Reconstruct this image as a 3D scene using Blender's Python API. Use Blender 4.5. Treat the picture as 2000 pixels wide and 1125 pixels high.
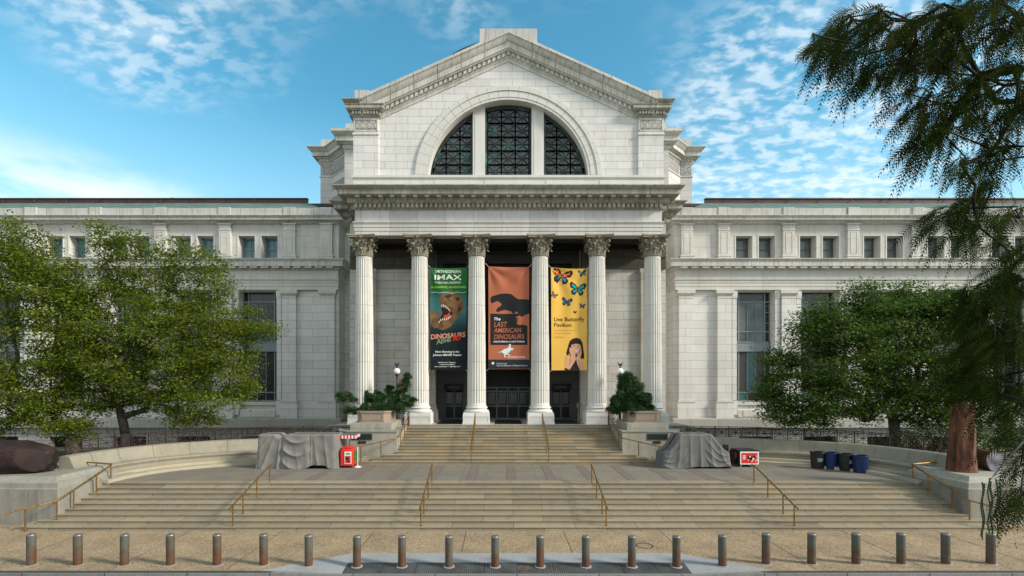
import bpy, bmesh, math, random
import numpy as np
from mathutils import Vector, Matrix
from mathutils.geometry import tessellate_polygon
for _o in list(bpy.data.objects): bpy.data.objects.remove(_o)
S = bpy.context.scene
COL = S.collection
PI = math.pi
# ------------------------------------------------------------------ camera
cd = bpy.data.cameras.new("camera"); cam = bpy.data.objects.new("camera", cd); COL.objects.link(cam)
cam.location = (-0.5, 0.0, 6.02); cam.rotation_euler = (PI/2, 0, 0)
cd.sensor_width = 36.0; cd.lens = 36.0*970/2000.0
cd.shift_x = 21.0/2000.0; cd.shift_y = 182.5/2000.0
cd.clip_start = 0.1; cd.clip_end = 3000
S.camera = cam
S.render.resolution_x = 1024; S.render.resolution_y = 576
# ------------------------------------------------------------------ light
SUN_EL, SUN_AZ = 30.0, 110.0      # degrees; azimuth clockwise from +Y
S.view_settings.view_transform = 'Standard'; S.view_settings.look = 'None'
S.view_settings.exposure = 0.82; S.view_settings.gamma = 1.0
W = bpy.data.worlds.new("World"); S.world = W; W.use_nodes = True
def world():
    nt = W.node_tree; nt.nodes.clear(); N = nt.nodes.new; L = nt.links.new
    out = N('ShaderNodeOutputWorld'); bg = N('ShaderNodeBackground'); bg.inputs[1].default_value = 0.12
    sky = N('ShaderNodeTexSky'); sky.sky_type = 'NISHITA'; sky.sun_disc = False
    sky.sun_elevation = math.radians(SUN_EL); sky.sun_rotation = math.radians(SUN_AZ)
    sky.air_density = 1.0; sky.dust_density = 0.6; sky.ozone_density = 2.0
    hs = N('ShaderNodeHueSaturation'); hs.inputs['Saturation'].default_value = 1.26; hs.inputs['Hue'].default_value = 0.468
    hs.inputs['Value'].default_value = 1.06
    L(sky.outputs[0], hs.inputs['Color'])
    def math_(op, a, b=None, c=None):
        n = N('ShaderNodeMath'); n.operation = op
        for i, v in enumerate((a, b, c)):
            if v is None: continue
            if hasattr(v, 'links'): L(v, n.inputs[i])
            else: n.inputs[i].default_value = v
        return n.outputs[0]
    def rng_(v, a, b, c=0.0, d=1.0, smooth=True):
        n = N('ShaderNodeMapRange'); n.interpolation_type = 'SMOOTHSTEP' if smooth else 'LINEAR'; L(v, n.inputs[0])
        for i, q in enumerate((a, b, c, d)): n.inputs[i+1].default_value = q
        return n.outputs[0]
    def noise(vec, scale, detail, rough=0.5, dist=0.0, loc=(0,0,0), rot=0.0, sc=(1,1,1)):
        m = N('ShaderNodeMapping'); m.inputs['Location'].default_value = loc; m.inputs['Rotation'].default_value = (0,0,rot); m.inputs['Scale'].default_value = sc; L(vec, m.inputs[0])
        n = N('ShaderNodeTexNoise'); n.inputs['Scale'].default_value = scale; n.inputs['Detail'].default_value = detail; n.inputs['Roughness'].default_value = rough; n.inputs['Distortion'].default_value = dist
        L(m.outputs[0], n.inputs[0]); return n.outputs[0]
    tc = N('ShaderNodeTexCoord'); sp = N('ShaderNodeSeparateXYZ'); L(tc.outputs['Generated'], sp.inputs[0])
    zc = math_('MAXIMUM', sp.outputs[2], 0.0); za = math_('ADD', zc, 0.22)
    cv = N('ShaderNodeCombineXYZ'); L(math_('DIVIDE', sp.outputs[0], za), cv.inputs[0]); L(math_('DIVIDE', sp.outputs[1], za), cv.inputs[1]); cvo = cv.outputs[0]
    # small puffs of a mackerel sky, in broad patches
    big = noise(cvo, CL_BIG[0], 3, 0.5, 0.0, CL_BIG[1]); puff = noise(cvo, 21.0, 4, 0.5, 0.1, (0,0,0), 0.5, (1.0,1.45,1)); soft = noise(cvo, 3.4, 5, 0.6, 0.3, (5,2,0), 0.4, (1,1.6,1))
    
    def blob(c, r):
        n = N('ShaderNodeVectorMath'); n.operation = 'DISTANCE'; L(cvo, n.inputs[0]); n.inputs[1].default_value = c; return rng_(n.outputs['Value'], r, r*0.35)
    bl = math_('MAXIMUM', blob((-0.95,0.80,0), 0.80), math_('MULTIPLY', blob((0.80,1.30,0), 0.60), 0.85))
    mbig = rng_(math_('ADD', math_('MULTIPLY_ADD', bl, 0.24, big), -0.13), 0.44, 0.60)
    mp_ = rng_(puff, 0.40, 0.64); ms_ = rng_(soft, 0.44, 0.72)
    m1 = math_('MULTIPLY', mbig, math_('MULTIPLY_ADD', mp_, 0.42, math_('MULTIPLY', ms_, 0.30)))
    # soft bank low on the left
    lb = noise(tc.outputs['Generated'], 3.2, 6, 0.55, 0.2, (0.4,0.1,0.2), 0, (1,1,3.0))
    m2 = math_('MULTIPLY', math_('MULTIPLY', rng_(lb, 0.34, 0.52), rng_(sp.outputs[2], 0.36, 0.27)), rng_(sp.outputs[0], -0.42, -0.60))
    # unseen cloud veil added behind the camera, as soft frontal fill light
    m3 = math_('MULTIPLY', rng_(sp.outputs[1], 0.15, -0.45), 0.60)
    mk = math_('MAXIMUM', math_('MINIMUM', m1, 0.80), math_('MULTIPLY', m2, 0.75))
    # paler towards the horizon
    def mixc(f, a, col):
        n = N('ShaderNodeMix'); n.data_type = 'RGBA'; L(f, n.inputs[0]); L(a, n.inputs[6]); n.inputs[7].default_value = col; return n.outputs[2]
    c1 = mixc(rng_(sp.outputs[2], 0.50, 0.14, 0.0, 0.62), hs.outputs[0], (2.9, 4.5, 5.2, 1))
    c2 = mixc(mk, c1, (5.5, 5.8, 5.9, 1))
    mix = N('ShaderNodeMix'); mix.data_type = 'RGBA'; L(m3, mix.inputs[0]); L(c2, mix.inputs[6]); mix.inputs[7].default_value = (6.2, 6.1, 5.75, 1)
    L(mix.outputs[2], bg.inputs[0]); L(bg.outputs[0], out.inputs[0])
CL_BIG = (0.85, (3.1, 7.7, 0))
world()
sl = bpy.data.lights.new("sun", 'SUN'); sun = bpy.data.objects.new("sun", sl); COL.objects.link(sun)
sl.energy = 2.8; sl.angle = math.radians(10.0); sl.color = (1.0, 0.91, 0.79)
_e, _a = math.radians(SUN_EL), math.radians(SUN_AZ)
_d = Vector((math.cos(_e)*math.sin(_a), math.cos(_e)*math.cos(_a), math.sin(_e)))
sun.rotation_euler = _d.to_track_quat('Z', 'Y').to_euler(); sun.location = _d*80

# ------------------------------------------------------------------ helpers
def XP(px, Y): return -0.5+(px-979.0)*Y/970.0
def ZP(py, Y): return 6.02+(745.0-py)*Y/970.0

class MB:
    def __init__(s): s.v = []; s.f = []
    def add(s, vs, fs):
        b = len(s.v); s.v += [tuple(p) for p in vs]; s.f += [tuple(b+i for i in f) for f in fs]
    def box(s, x0, x1, y0, y1, z0, z1):
        if x0 > x1: x0, x1 = x1, x0
        s.add([(x0,y0,z0),(x1,y0,z0),(x1,y1,z0),(x0,y1,z0),(x0,y0,z1),(x1,y0,z1),(x1,y1,z1),(x0,y1,z1)],
              [(0,3,2,1),(4,5,6,7),(0,1,5,4),(1,2,6,5),(2,3,7,6),(3,0,4,7)])
        return s
    def frustum(s, x0,x1,y0,y1,z0, X0,X1,Y0,Y1,z1):
        s.add([(x0,y0,z0),(x1,y0,z0),(x1,y1,z0),(x0,y1,z0),(X0,Y0,z1),(X1,Y0,z1),(X1,Y1,z1),(X0,Y1,z1)],
              [(0,3,2,1),(4,5,6,7),(0,1,5,4),(1,2,6,5),(2,3,7,6),(3,0,4,7)]); return s
    def poly(s, pts): s.add(pts, [tuple(range(len(pts)))]); return s
    def prism_y(s, poly, y0, y1):      # poly in (x,z)
        n = len(poly); vs = [(x,y0,z) for x,z in poly]+[(x,y1,z) for x,z in poly]
        fs = [tuple(range(n)), tuple(range(2*n-1, n-1, -1))]+[(i,(i+n),(i+1)%n+n,(i+1)%n) for i in range(n)]
        s.add(vs, fs); return s
    def prism_x(s, poly, x0, x1):      # poly in (y,z)
        n = len(poly); vs = [(x0,y,z) for y,z in poly]+[(x1,y,z) for y,z in poly]
        fs = [tuple(range(n)), tuple(range(2*n-1, n-1, -1))]+[(i,(i+n),(i+1)%n+n,(i+1)%n) for i in range(n)]
        s.add(vs, fs); return s
    def prism_z(s, poly, z0, z1):
        n = len(poly); vs = [(x,y,z0) for x,y in poly]+[(x,y,z1) for x,y in poly]
        fs = [tuple(range(n-1,-1,-1)), tuple(range(n, 2*n))]+[(i,(i+1)%n,(i+1)%n+n,i+n) for i in range(n)]
        s.add(vs, fs); return s
    def lathe(s, prof, n=24, cx=0, cy=0, cap=True, sq=None):
        vs = []
        for r, z in prof:
            for i in range(n):
                a = 2*PI*i/n; vs.append((cx+r*math.cos(a), cy+r*math.sin(a), z))
        fs = []
        for k in range(len(prof)-1):
            for i in range(n):
                j = (i+1)%n; fs.append((k*n+i, k*n+j, (k+1)*n+j, (k+1)*n+i))
        if cap: fs += [tuple(range(n-1,-1,-1)), tuple(range((len(prof)-1)*n, len(prof)*n))]
        s.add(vs, fs); return s
    def tube(s, pts, r, n=8):
        P = [Vector(p) for p in pts]; m = len(P)
        R = list(r) if hasattr(r, '__len__') else [r]*m
        vs = []; up0 = None
        for i in range(m):
            d = (P[min(i+1,m-1)]-P[max(i-1,0)])
            if d.length < 1e-9: d = Vector((0,0,1))
            d.normalize()
            ref = up0 if up0 is not None else (Vector((0,0,1)) if abs(d.z) < 0.9 else Vector((1,0,0)))
            a = d.cross(ref)
            if a.length < 1e-4: a = d.cross(Vector((0.3,1,0.2)))
            a.normalize(); b = a.cross(d); b.normalize(); up0 = b
            for k in range(n):
                t = 2*PI*k/n; vs.append(P[i]+(a*math.cos(t)+b*math.sin(t))*R[i])
        fs = []
        for i in range(m-1):
            for k in range(n):
                j = (k+1)%n; fs.append((i*n+k, i*n+j, (i+1)*n+j, (i+1)*n+k))
        fs += [tuple(range(n-1,-1,-1)), tuple(range((m-1)*n, m*n))]
        s.add(vs, fs); return s
    def bar(s, p, q, w, d=None):       # square bar between two points in an XZ-ish plane (depth along Y)
        d = d or w; p = Vector(p); q = Vector(q); t = (q-p).normalized()
        a = t.cross(Vector((0,1,0)))
        if a.length < 1e-3: a = Vector((1,0,0))
        a.normalize(); b = a.cross(t).normalized()
        vs = [p+a*x*w/2+b*y*d/2 for x,y in ((-1,-1),(1,-1),(1,1),(-1,1))]+[q+a*x*w/2+b*y*d/2 for x,y in ((-1,-1),(1,-1),(1,1),(-1,1))]
        s.add(vs, [(0,3,2,1),(4,5,6,7),(0,1,5,4),(1,2,6,5),(2,3,7,6),(3,0,4,7)]); return s
    def sweep(s, prof, path):          # prof (offset outwards, z); outwards = right-hand side of the path
        P = [Vector((x,y)) for x,y in path]; n = len(P); m = len(prof); off = []
        for i in range(n):
            ds = []
            if i > 0: ds.append((P[i]-P[i-1]).normalized())
            if i < n-1: ds.append((P[i+1]-P[i]).normalized())
            ns = [Vector((d.y,-d.x)) for d in ds]
            if len(ns) == 1: o = ns[0]
            else:
                o = ns[0]+ns[1]; o = o/max(0.15, o.dot(ns[0]))
            off.append(o)
        vs = [(P[i].x+off[i].x*p, P[i].y+off[i].y*p, z) for i in range(n) for p,z in prof]
        fs = [(i*m+k, (i+1)*m+k, (i+1)*m+k+1, i*m+k+1) for i in range(n-1) for k in range(m-1)]
        fs += [tuple(range(m-1,-1,-1)), tuple(range((n-1)*m, n*m))] if m > 2 else []
        s.add(vs, fs); return s
    def wall(s, x0, x1, z0, z1, y, th, holes):   # wall facing -Y with real openings and reveals
        xs = sorted(set([x0,x1]+[c for h in holes for c in h[:2]])); zs = sorted(set([z0,z1]+[c for h in holes for c in h[2:4]]))
        for i in range(len(xs)-1):
            for j in range(len(zs)-1):
                cx, cz = (xs[i]+xs[i+1])/2, (zs[j]+zs[j+1])/2
                if any(h[0] < cx < h[1] and h[2] < cz < h[3] for h in holes): continue
                s.add([(xs[i],y,zs[j]),(xs[i+1],y,zs[j]),(xs[i+1],y,zs[j+1]),(xs[i],y,zs[j+1])], [(0,1,2,3)])
        for a,b,c,d in [h[:4] for h in holes]:
            s.add([(a,y,c),(b,y,c),(b,y+th,c),(a,y+th,c),(a,y,d),(b,y,d),(b,y+th,d),(a,y+th,d)],
                  [(0,1,2,3),(4,7,6,5),(0,3,7,4),(1,5,6,2)])
        return s
    def flipx(s): s.v = [(-x,y,z) for x,y,z in s.v]; s.f = [tuple(reversed(f)) for f in s.f]; return s
    def build(s, name, mat, parent=None, smooth=False, bevel=0, loc=None):
        me = bpy.data.meshes.new(name); me.from_pydata([tuple(p) for p in s.v], [], s.f); me.update()
        if smooth is True: me.polygons.foreach_set('use_smooth', [True]*len(me.polygons))
        me.materials.append(mat)
        return link(name, me, parent, loc, bevel, smooth)
WORLDP = {}
def root_of(o):
    while o.parent: o = o.parent
    return o
def link(name, me, parent=None, loc=None, bevel=0, smooth=False):
    o = bpy.data.objects.new(name, me); COL.objects.link(o)
    if parent is not None:
        o.parent = parent
        if loc is None:                 # mesh is in world coordinates: undo the root's location
            if parent.parent is None and parent.get('wbase'): o.location = (-parent.location[0], -parent.location[1], -parent.location[2])
        else: o.location = loc
    elif loc is not None: o.location = loc
    if bevel:
        b = o.modifiers.new('bevel', 'BEVEL'); b.width = bevel; b.segments = 2; b.limit_method = 'ANGLE'; b.angle_limit = 0.6
    if smooth == 'auto' or (bevel and smooth): 
        for p in me.polygons: p.use_smooth = True
        try: me.set_sharp_from_angle(angle=0.6)
        except Exception: pass
    return o
def np_mesh(name, V, F, mat, parent=None, loc=None, smooth=False):   # V (n,3), F (m,k)
    me = bpy.data.meshes.new(name); V = np.asarray(V, dtype=np.float32); F = np.asarray(F, dtype=np.int32)
    n, k = F.shape; me.vertices.add(len(V)); me.vertices.foreach_set('co', V.ravel())
    me.loops.add(n*k); me.loops.foreach_set('vertex_index', F.ravel())
    me.polygons.add(n); me.polygons.foreach_set('loop_start', np.arange(0, n*k, k, dtype=np.int32))
    me.update(calc_edges=True); me.validate()
    if smooth: me.polygons.foreach_set('use_smooth', [True]*len(me.polygons))
    me.materials.append(mat); return link(name, me, parent, loc)
def thing(name, label, cat, loc=(0,0,0), group=None, rz=0, world_coords=True):
    o = bpy.data.objects.new(name, None); COL.objects.link(o); o.location = loc; o.rotation_euler = (0,0,rz)
    o.empty_display_size = 0.3
    o['label'] = label; o['category'] = cat
    if world_coords: o['wbase'] = 1
    if group: o['group'] = group
    return o
def tag(o, label, cat, group=None):
    o['label'] = label; o['category'] = cat
    if group: o['group'] = group
    return o
def struct(o, kind='structure'): o['kind'] = kind; return o
def copy_tree(o, parent=None):
    c = o.copy(); COL.objects.link(c)
    if parent is not None: c.parent = parent
    for ch in list(o.children): copy_tree(ch, c)
    return c

# ------------------------------------------------------------------ materials
def mat_new(name, rough=0.8, spec=0.3):
    m = bpy.data.materials.new(name); m.use_nodes = True; nt = m.node_tree
    b = nt.nodes['Principled BSDF']; b.inputs['Roughness'].default_value = rough
    b.inputs['Specular IOR Level'].default_value = spec
    return m, nt, b
def plain(name, col, rough=0.6, metal=0.0, spec=0.4, var=0.15, scale=6.0, bump=0.0, col2=None, emis=None):
    m, nt, b = mat_new(name, rough, spec); N = nt.nodes.new; L = nt.links.new
    b.inputs['Metallic'].default_value = metal
    tc = N('ShaderNodeTexCoord'); nz = N('ShaderNodeTexNoise'); nz.inputs['Scale'].default_value = scale; nz.inputs['Detail'].default_value = 6
    L(tc.outputs['Object'], nz.inputs[0])
    rp = N('ShaderNodeValToRGB'); rp.color_ramp.elements[0].position = 0.32; rp.color_ramp.elements[1].position = 0.68
    c2 = col2 or tuple(min(1, c*(1+var)) for c in col); c1 = tuple(c*(1-var) for c in col) if not col2 else col
    rp.color_ramp.elements[0].color = (*c1, 1); rp.color_ramp.elements[1].color = (*c2, 1)
    L(nz.outputs[0], rp.inputs[0]); L(rp.outputs[0], b.inputs['Base Color'])
    if bump:
        bp = N('ShaderNodeBump'); bp.inputs['Strength'].default_value = bump; bp.inputs['Distance'].default_value = 0.02
        n2 = N('ShaderNodeTexNoise'); n2.inputs['Scale'].default_value = scale*5; n2.inputs['Detail'].default_value = 8
        L(tc.outputs['Object'], n2.inputs[0]); L(n2.outputs[0], bp.inputs['Height']); L(bp.outputs[0], b.inputs['Normal'])
    return m
def stone(name, col, col2=None, bw=0, bh=0, mortar=(0.2,0.19,0.17), ms=0.012, zoff=0.0, xoff=0.0, stain=0.35, stain_col=(0.16,0.15,0.11),
          streak=0.0, rough=0.75, warm=0.0, blotch=1.0, bumpd=0.01, fine=40.0, fine_amt=0.08, warm_col=(0.42,0.30,0.15), horiz='xy', bsc=0.5, hue=None):
    m, nt, b = mat_new(name, rough, 0.25); N = nt.nodes.new; L = nt.links.new
    tc = N('ShaderNodeTexCoord'); sp = N('ShaderNodeSeparateXYZ'); L(tc.outputs['Object'], sp.inputs[0])
    col2 = col2 or tuple(c*0.90 for c in col)
    def mixc(fac, a, c, mode='MIX'):
        x = N('ShaderNodeMix'); x.data_type = 'RGBA'; x.blend_type = mode
        if hasattr(fac, 'links'): L(fac, x.inputs[0])
        else: x.inputs[0].default_value = fac
        for v, i in ((a,6),(c,7)):
            if hasattr(v, 'links'): L(v, x.inputs[i])
            else: x.inputs[i].default_value = (*v, 1)
        return x.outputs[2]
    if bw:
        ad = N('ShaderNodeMath'); ad.operation = 'ADD'; L(sp.outputs[0], ad.inputs[0])
        if horiz == 'xy': L(sp.outputs[1], ad.inputs[1])
        else: ad.inputs[1].default_value = 0.0
        a2 = N('ShaderNodeMath'); a2.operation = 'ADD'; L(ad.outputs[0], a2.inputs[0]); a2.inputs[1].default_value = xoff+400*bw
        z2 = N('ShaderNodeMath'); z2.operation = 'ADD'; L(sp.outputs[1] if horiz == 'flat' else sp.outputs[2], z2.inputs[0]); z2.inputs[1].default_value = -zoff+20*bh
        cm = N('ShaderNodeCombineXYZ'); L(a2.outputs[0], cm.inputs[0]); L(z2.outputs[0], cm.inputs[1])
        br = N('ShaderNodeTexBrick'); br.offset = 0.5; br.inputs['Scale'].default_value = 1.0
        br.inputs['Brick Width'].default_value = bw; br.inputs['Row Height'].default_value = bh
        br.inputs['Mortar Size'].default_value = ms; br.inputs['Mortar Smooth'].default_value = 0.2; br.inputs['Bias'].default_value = 0.0
        br.inputs['Color1'].default_value = (*col,1); br.inputs['Color2'].default_value = (*col2,1); br.inputs['Mortar'].default_value = (*mortar,1)
        L(cm.outputs[0], br.inputs[0]); c = br.outputs[0]; bf = br.outputs[1]
    else:
        n0 = N('ShaderNodeTexNoise'); n0.inputs['Scale'].default_value = 1.3; n0.inputs['Detail'].default_value = 5; L(tc.outputs['Object'], n0.inputs[0])
        c = mixc(n0.outputs[0], col, col2); bf = None
    # blotchy weathering
    n1 = N('ShaderNodeTexNoise'); n1.inputs['Scale'].default_value = bsc; n1.inputs['Detail'].default_value = 9; n1.inputs['Roughness'].default_value = 0.68
    L(tc.outputs['Object'], n1.inputs[0])
    r1 = N('ShaderNodeMapRange'); r1.inputs[1].default_value = 0.48; r1.inputs[2].default_value = 0.78; r1.inputs[4].default_value = stain; L(n1.outputs[0], r1.inputs[0])
    c = mixc(r1.outputs[0], c, stain_col)
    if warm:
        n3 = N('ShaderNodeTexNoise'); n3.inputs['Scale'].default_value = 0.8; n3.inputs['Detail'].default_value = 6; L(tc.outputs['Object'], n3.inputs[0])
        r3 = N('ShaderNodeMapRange'); r3.inputs[1].default_value = 0.50; r3.inputs[2].default_value = 0.72; r3.inputs[4].default_value = warm; L(n3.outputs[0], r3.inputs[0])
        c = mixc(r3.outputs[0], c, warm_col)
    if streak:
        mp = N('ShaderNodeMapping'); mp.inputs['Scale'].default_value = (5.0, 5.0, 0.35); L(tc.outputs['Object'], mp.inputs[0])
        n2 = N('ShaderNodeTexNoise'); n2.inputs['Scale'].default_value = 1.0; n2.inputs['Detail'].default_value = 6; n2.inputs['Roughness'].default_value = 0.6; L(mp.outputs[0], n2.inputs[0])
        r2 = N('ShaderNodeMapRange'); r2.inputs[1].default_value = 0.46; r2.inputs[2].default_value = 0.70; r2.inputs[4].default_value = streak; L(n2.outputs[0], r2.inputs[0])
        c = mixc(r2.outputs[0], c, stain_col)
    nf = N('ShaderNodeTexNoise'); nf.inputs['Scale'].default_value = fine; nf.inputs['Detail'].default_value = 4; L(tc.outputs['Object'], nf.inputs[0])
    rf = N('ShaderNodeMapRange'); rf.inputs[1].default_value = 0.3; rf.inputs[2].default_value = 0.7; rf.inputs[3].default_value = 1-fine_amt*1.5; rf.inputs[4].default_value = 1+fine_amt
    L(nf.outputs[0], rf.inputs[0])
    vm = N('ShaderNodeVectorMath'); vm.operation = 'SCALE'; L(c, vm.inputs[0]); L(rf.outputs[0], vm.inputs['Scale'])
    L(vm.outputs[0], b.inputs['Base Color'])
    bp = N('ShaderNodeBump'); bp.inputs['Strength'].default_value = 0.35; bp.inputs['Distance'].default_value = bumpd
    L(nf.outputs[0], bp.inputs['Height'])
    if bf is not None:
        b2 = N('ShaderNodeBump'); b2.inputs['Strength'].default_value = 0.6; b2.inputs['Distance'].default_value = 0.02; b2.invert = True
        L(bf, b2.inputs['Height']); L(bp.outputs[0], b2.inputs['Normal']); L(b2.outputs[0], b.inputs['Normal'])
    else: L(bp.outputs[0], b.inputs['Normal'])
    return m
MARB = (0.71,0.705,0.685); MARB2 = (0.63,0.625,0.60)
m_attic = stone('attic_marble', MARB, MARB2, 1.62, 0.522, mortar=(0.36,0.35,0.32), ms=0.014, zoff=20.28, stain=0.20, streak=0.13)
m_wing = stone('wing_marble', (0.69,0.68,0.645), (0.63,0.62,0.59), 2.4, 0.73, mortar=(0.34,0.33,0.29), ms=0.014, zoff=4.26, stain=0.14, streak=0.10, warm=0.10)
m_wing_top = stone('wing_top_marble', (0.60,0.59,0.545), (0.55,0.54,0.50), 3.1, 1.1, mortar=(0.34,0.33,0.29), ms=0.012, zoff=17.1, stain=0.22, streak=0.18, warm=0.10)
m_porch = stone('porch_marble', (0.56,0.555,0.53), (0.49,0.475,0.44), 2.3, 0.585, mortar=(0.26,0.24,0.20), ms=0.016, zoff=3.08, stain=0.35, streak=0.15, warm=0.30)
m_frieze = stone('frieze_marble', (0.62,0.615,0.58), (0.50,0.495,0.47), 1.94, 5.0, mortar=(0.32,0.31,0.28), ms=0.016, zoff=15.0, stain=0.22, streak=0.15, warm=0.12)
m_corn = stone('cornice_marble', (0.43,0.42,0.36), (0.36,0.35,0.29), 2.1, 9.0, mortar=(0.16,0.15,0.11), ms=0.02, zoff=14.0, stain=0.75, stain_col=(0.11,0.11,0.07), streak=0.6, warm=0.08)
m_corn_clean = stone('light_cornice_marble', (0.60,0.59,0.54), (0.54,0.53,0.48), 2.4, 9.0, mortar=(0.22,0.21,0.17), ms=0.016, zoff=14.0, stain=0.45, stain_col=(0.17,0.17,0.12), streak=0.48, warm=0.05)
m_parapet = stone('parapet_marble', (0.54,0.53,0.50), (0.48,0.475,0.45), 2.2, 9.0, mortar=(0.16,0.15,0.13), ms=0.02, zoff=14.0, stain=0.40, streak=0.40)
m_plain = stone('plain_marble', (0.66,0.655,0.62), (0.60,0.595,0.56), stain=0.20, streak=0.10)
m_shaft = stone('column_marble', (0.63,0.62,0.57), (0.60,0.59,0.54), 9.0, 1.98, mortar=(0.36,0.34,0.28), ms=0.012, zoff=4.3, stain=0.25, streak=0.16, warm=0.06)
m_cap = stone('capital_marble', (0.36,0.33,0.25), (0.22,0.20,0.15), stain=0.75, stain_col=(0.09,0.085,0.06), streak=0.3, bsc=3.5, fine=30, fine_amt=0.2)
m_dark_in = stone('shade_dark_stone', (0.045,0.042,0.038), (0.03,0.028,0.025), 2.3, 0.585, mortar=(0.03,0.03,0.03), zoff=3.08, stain=0.5, stain_col=(0.03,0.03,0.025))  # stone darkened so its colour carries the shade of the porch ceiling
m_granite = stone('granite_base', (0.42,0.41,0.37), (0.36,0.35,0.32), 2.6, 9.0, mortar=(0.17,0.16,0.14), ms=0.016, zoff=0, stain=0.35, streak=0.20, warm=0.1, fine=60, fine_amt=0.14)
m_step = stone('step_granite', (0.325,0.28,0.195), (0.24,0.205,0.145), 2.5, 0.14, mortar=(0.05,0.042,0.03), ms=0.009, zoff=-0.02, stain=0.60, stain_col=(0.15,0.135,0.095), warm=0.28, warm_col=(0.36,0.26,0.13), fine=45, fine_amt=0.16, bumpd=0.006, horiz='x', bsc=2.6, streak=0.0)  # row lines fall under the nosings as painted shadow; upright joints are real
m_step2 = stone('upper_step_granite', (0.32,0.27,0.18), (0.22,0.185,0.125), 1.9, 0.14, mortar=(0.085,0.07,0.05), ms=0.008, zoff=-0.02, xoff=0.7, stain=0.40, stain_col=(0.22,0.20,0.14), warm=0.45, warm_col=(0.40,0.26,0.11), fine=45, fine_amt=0.16, bumpd=0.006, horiz='x', bsc=1.6)  # horizontal lines again paint the shadow below each nosing
m_plaza = stone('plaza_stone', (0.205,0.185,0.15), (0.18,0.162,0.132), 2.5, 1.25, mortar=(0.12,0.105,0.085), ms=0.014, stain=0.55, stain_col=(0.12,0.10,0.08), warm=0.25, warm_col=(0.27,0.21,0.13), fine=30, fine_amt=0.15, horiz='flat', bsc=0.9)
m_stripe = stone('pink_stripe_stone', (0.185,0.155,0.13), (0.16,0.135,0.115), stain=0.45, stain_col=(0.12,0.09,0.075), fine=30, fine_amt=0.15, bsc=1.2)
m_bench = stone('bench_granite', (0.295,0.275,0.215), (0.235,0.22,0.17), stain=0.50, stain_col=(0.13,0.125,0.09), streak=0.25, warm=0.15, fine=55, fine_amt=0.18, bsc=1.1)
m_cheek = stone('cheek_granite', (0.29,0.28,0.24), (0.22,0.215,0.185), stain=0.55, stain_col=(0.12,0.115,0.10), streak=0.6, fine=55, fine_amt=0.18, bsc=1.0)
m_ped = stone('pedestal_granite', (0.37,0.355,0.30), (0.31,0.30,0.25), stain=0.45, stain_col=(0.15,0.145,0.11), streak=0.35, warm=0.12, fine=55, fine_amt=0.18, bsc=1.4)
m_planter = stone('pink_granite', (0.34,0.265,0.205), (0.27,0.21,0.165), stain=0.3, stain_col=(0.18,0.13,0.10), fine=70, fine_amt=0.25, bsc=2.2)
m_concrete = stone('pale_concrete', (0.33,0.335,0.335), (0.27,0.275,0.275), stain=0.45, stain_col=(0.17,0.165,0.15), fine=25, fine_amt=0.15, bsc=0.8)
m_kerb = stone('kerb_granite', (0.24,0.24,0.225), (0.19,0.19,0.18), 2.6, 9.0, mortar=(0.06,0.06,0.06), ms=0.02, stain=0.5, stain_col=(0.09,0.09,0.08), streak=0.3, fine=60, fine_amt=0.2, horiz='x', bsc=1.5)
def aggregate():
    m, nt, b = mat_new('exposed_aggregate', 0.85, 0.2); N = nt.nodes.new; L = nt.links.new
    tc = N('ShaderNodeTexCoord')
    vo = N('ShaderNodeTexVoronoi'); vo.inputs['Scale'].default_value = 24; L(tc.outputs['Object'], vo.inputs[0])
    rp = N('ShaderNodeValToRGB'); e = rp.color_ramp.elements
    e[0].position = 0.0; e[0].color = (0.14,0.09,0.05,1); e[1].position = 1.0; e[1].color = (0.60,0.47,0.30,1)
    for p, c in ((0.3,(0.38,0.28,0.168,1)),(0.65,(0.44,0.328,0.205,1))):
        k = e.new(p); k.color = c
    L(vo.outputs['Color'], rp.inputs[0])
    n1 = N('ShaderNodeTexNoise'); n1.inputs['Scale'].default_value = 0.7; n1.inputs['Detail'].default_value = 8; n1.inputs['Roughness'].default_value = 0.7; L(tc.outputs['Object'], n1.inputs[0])
    r1 = N('ShaderNodeMapRange'); r1.inputs[1].default_value = 0.35; r1.inputs[2].default_value = 0.7; r1.inputs[3].default_value = 0.84; r1.inputs[4].default_value = 0.54; L(n1.outputs[0], r1.inputs[0])
    vm = N('ShaderNodeVectorMath'); vm.operation = 'SCALE'; L(rp.outputs[0], vm.inputs[0]); L(r1.outputs[0], vm.inputs['Scale']); L(vm.outputs[0], b.inputs['Base Color'])
    bp = N('ShaderNodeBump'); bp.inputs['Strength'].default_value = 0.4; bp.inputs['Distance'].default_value = 0.01
    L(vo.outputs['Distance'], bp.inputs['Height']); L(bp.outputs[0], b.inputs['Normal'])
    return m
m_agg = aggregate()
m_asphalt = stone('asphalt', (0.06,0.058,0.055), (0.045,0.044,0.042), stain=0.3, stain_col=(0.10,0.07,0.05), fine=60, fine_amt=0.4, rough=0.9)
m_joint = plain('joint_filler', (0.12,0.09,0.06), 0.9)
m_brass = plain('brass', (0.27,0.155,0.045), 0.42, metal=0.75, spec=0.5, var=0.35, scale=9)
m_iron = plain('black_iron', (0.035,0.030,0.028), 0.5, metal=0.3, var=0.3)
m_fence = plain('brown_iron', (0.040,0.027,0.022), 0.6, metal=0.2, var=0.3)
m_bronze = plain('dark_bronze', (0.008,0.009,0.009), 0.45, metal=0.5, var=0.4, scale=2)
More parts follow.
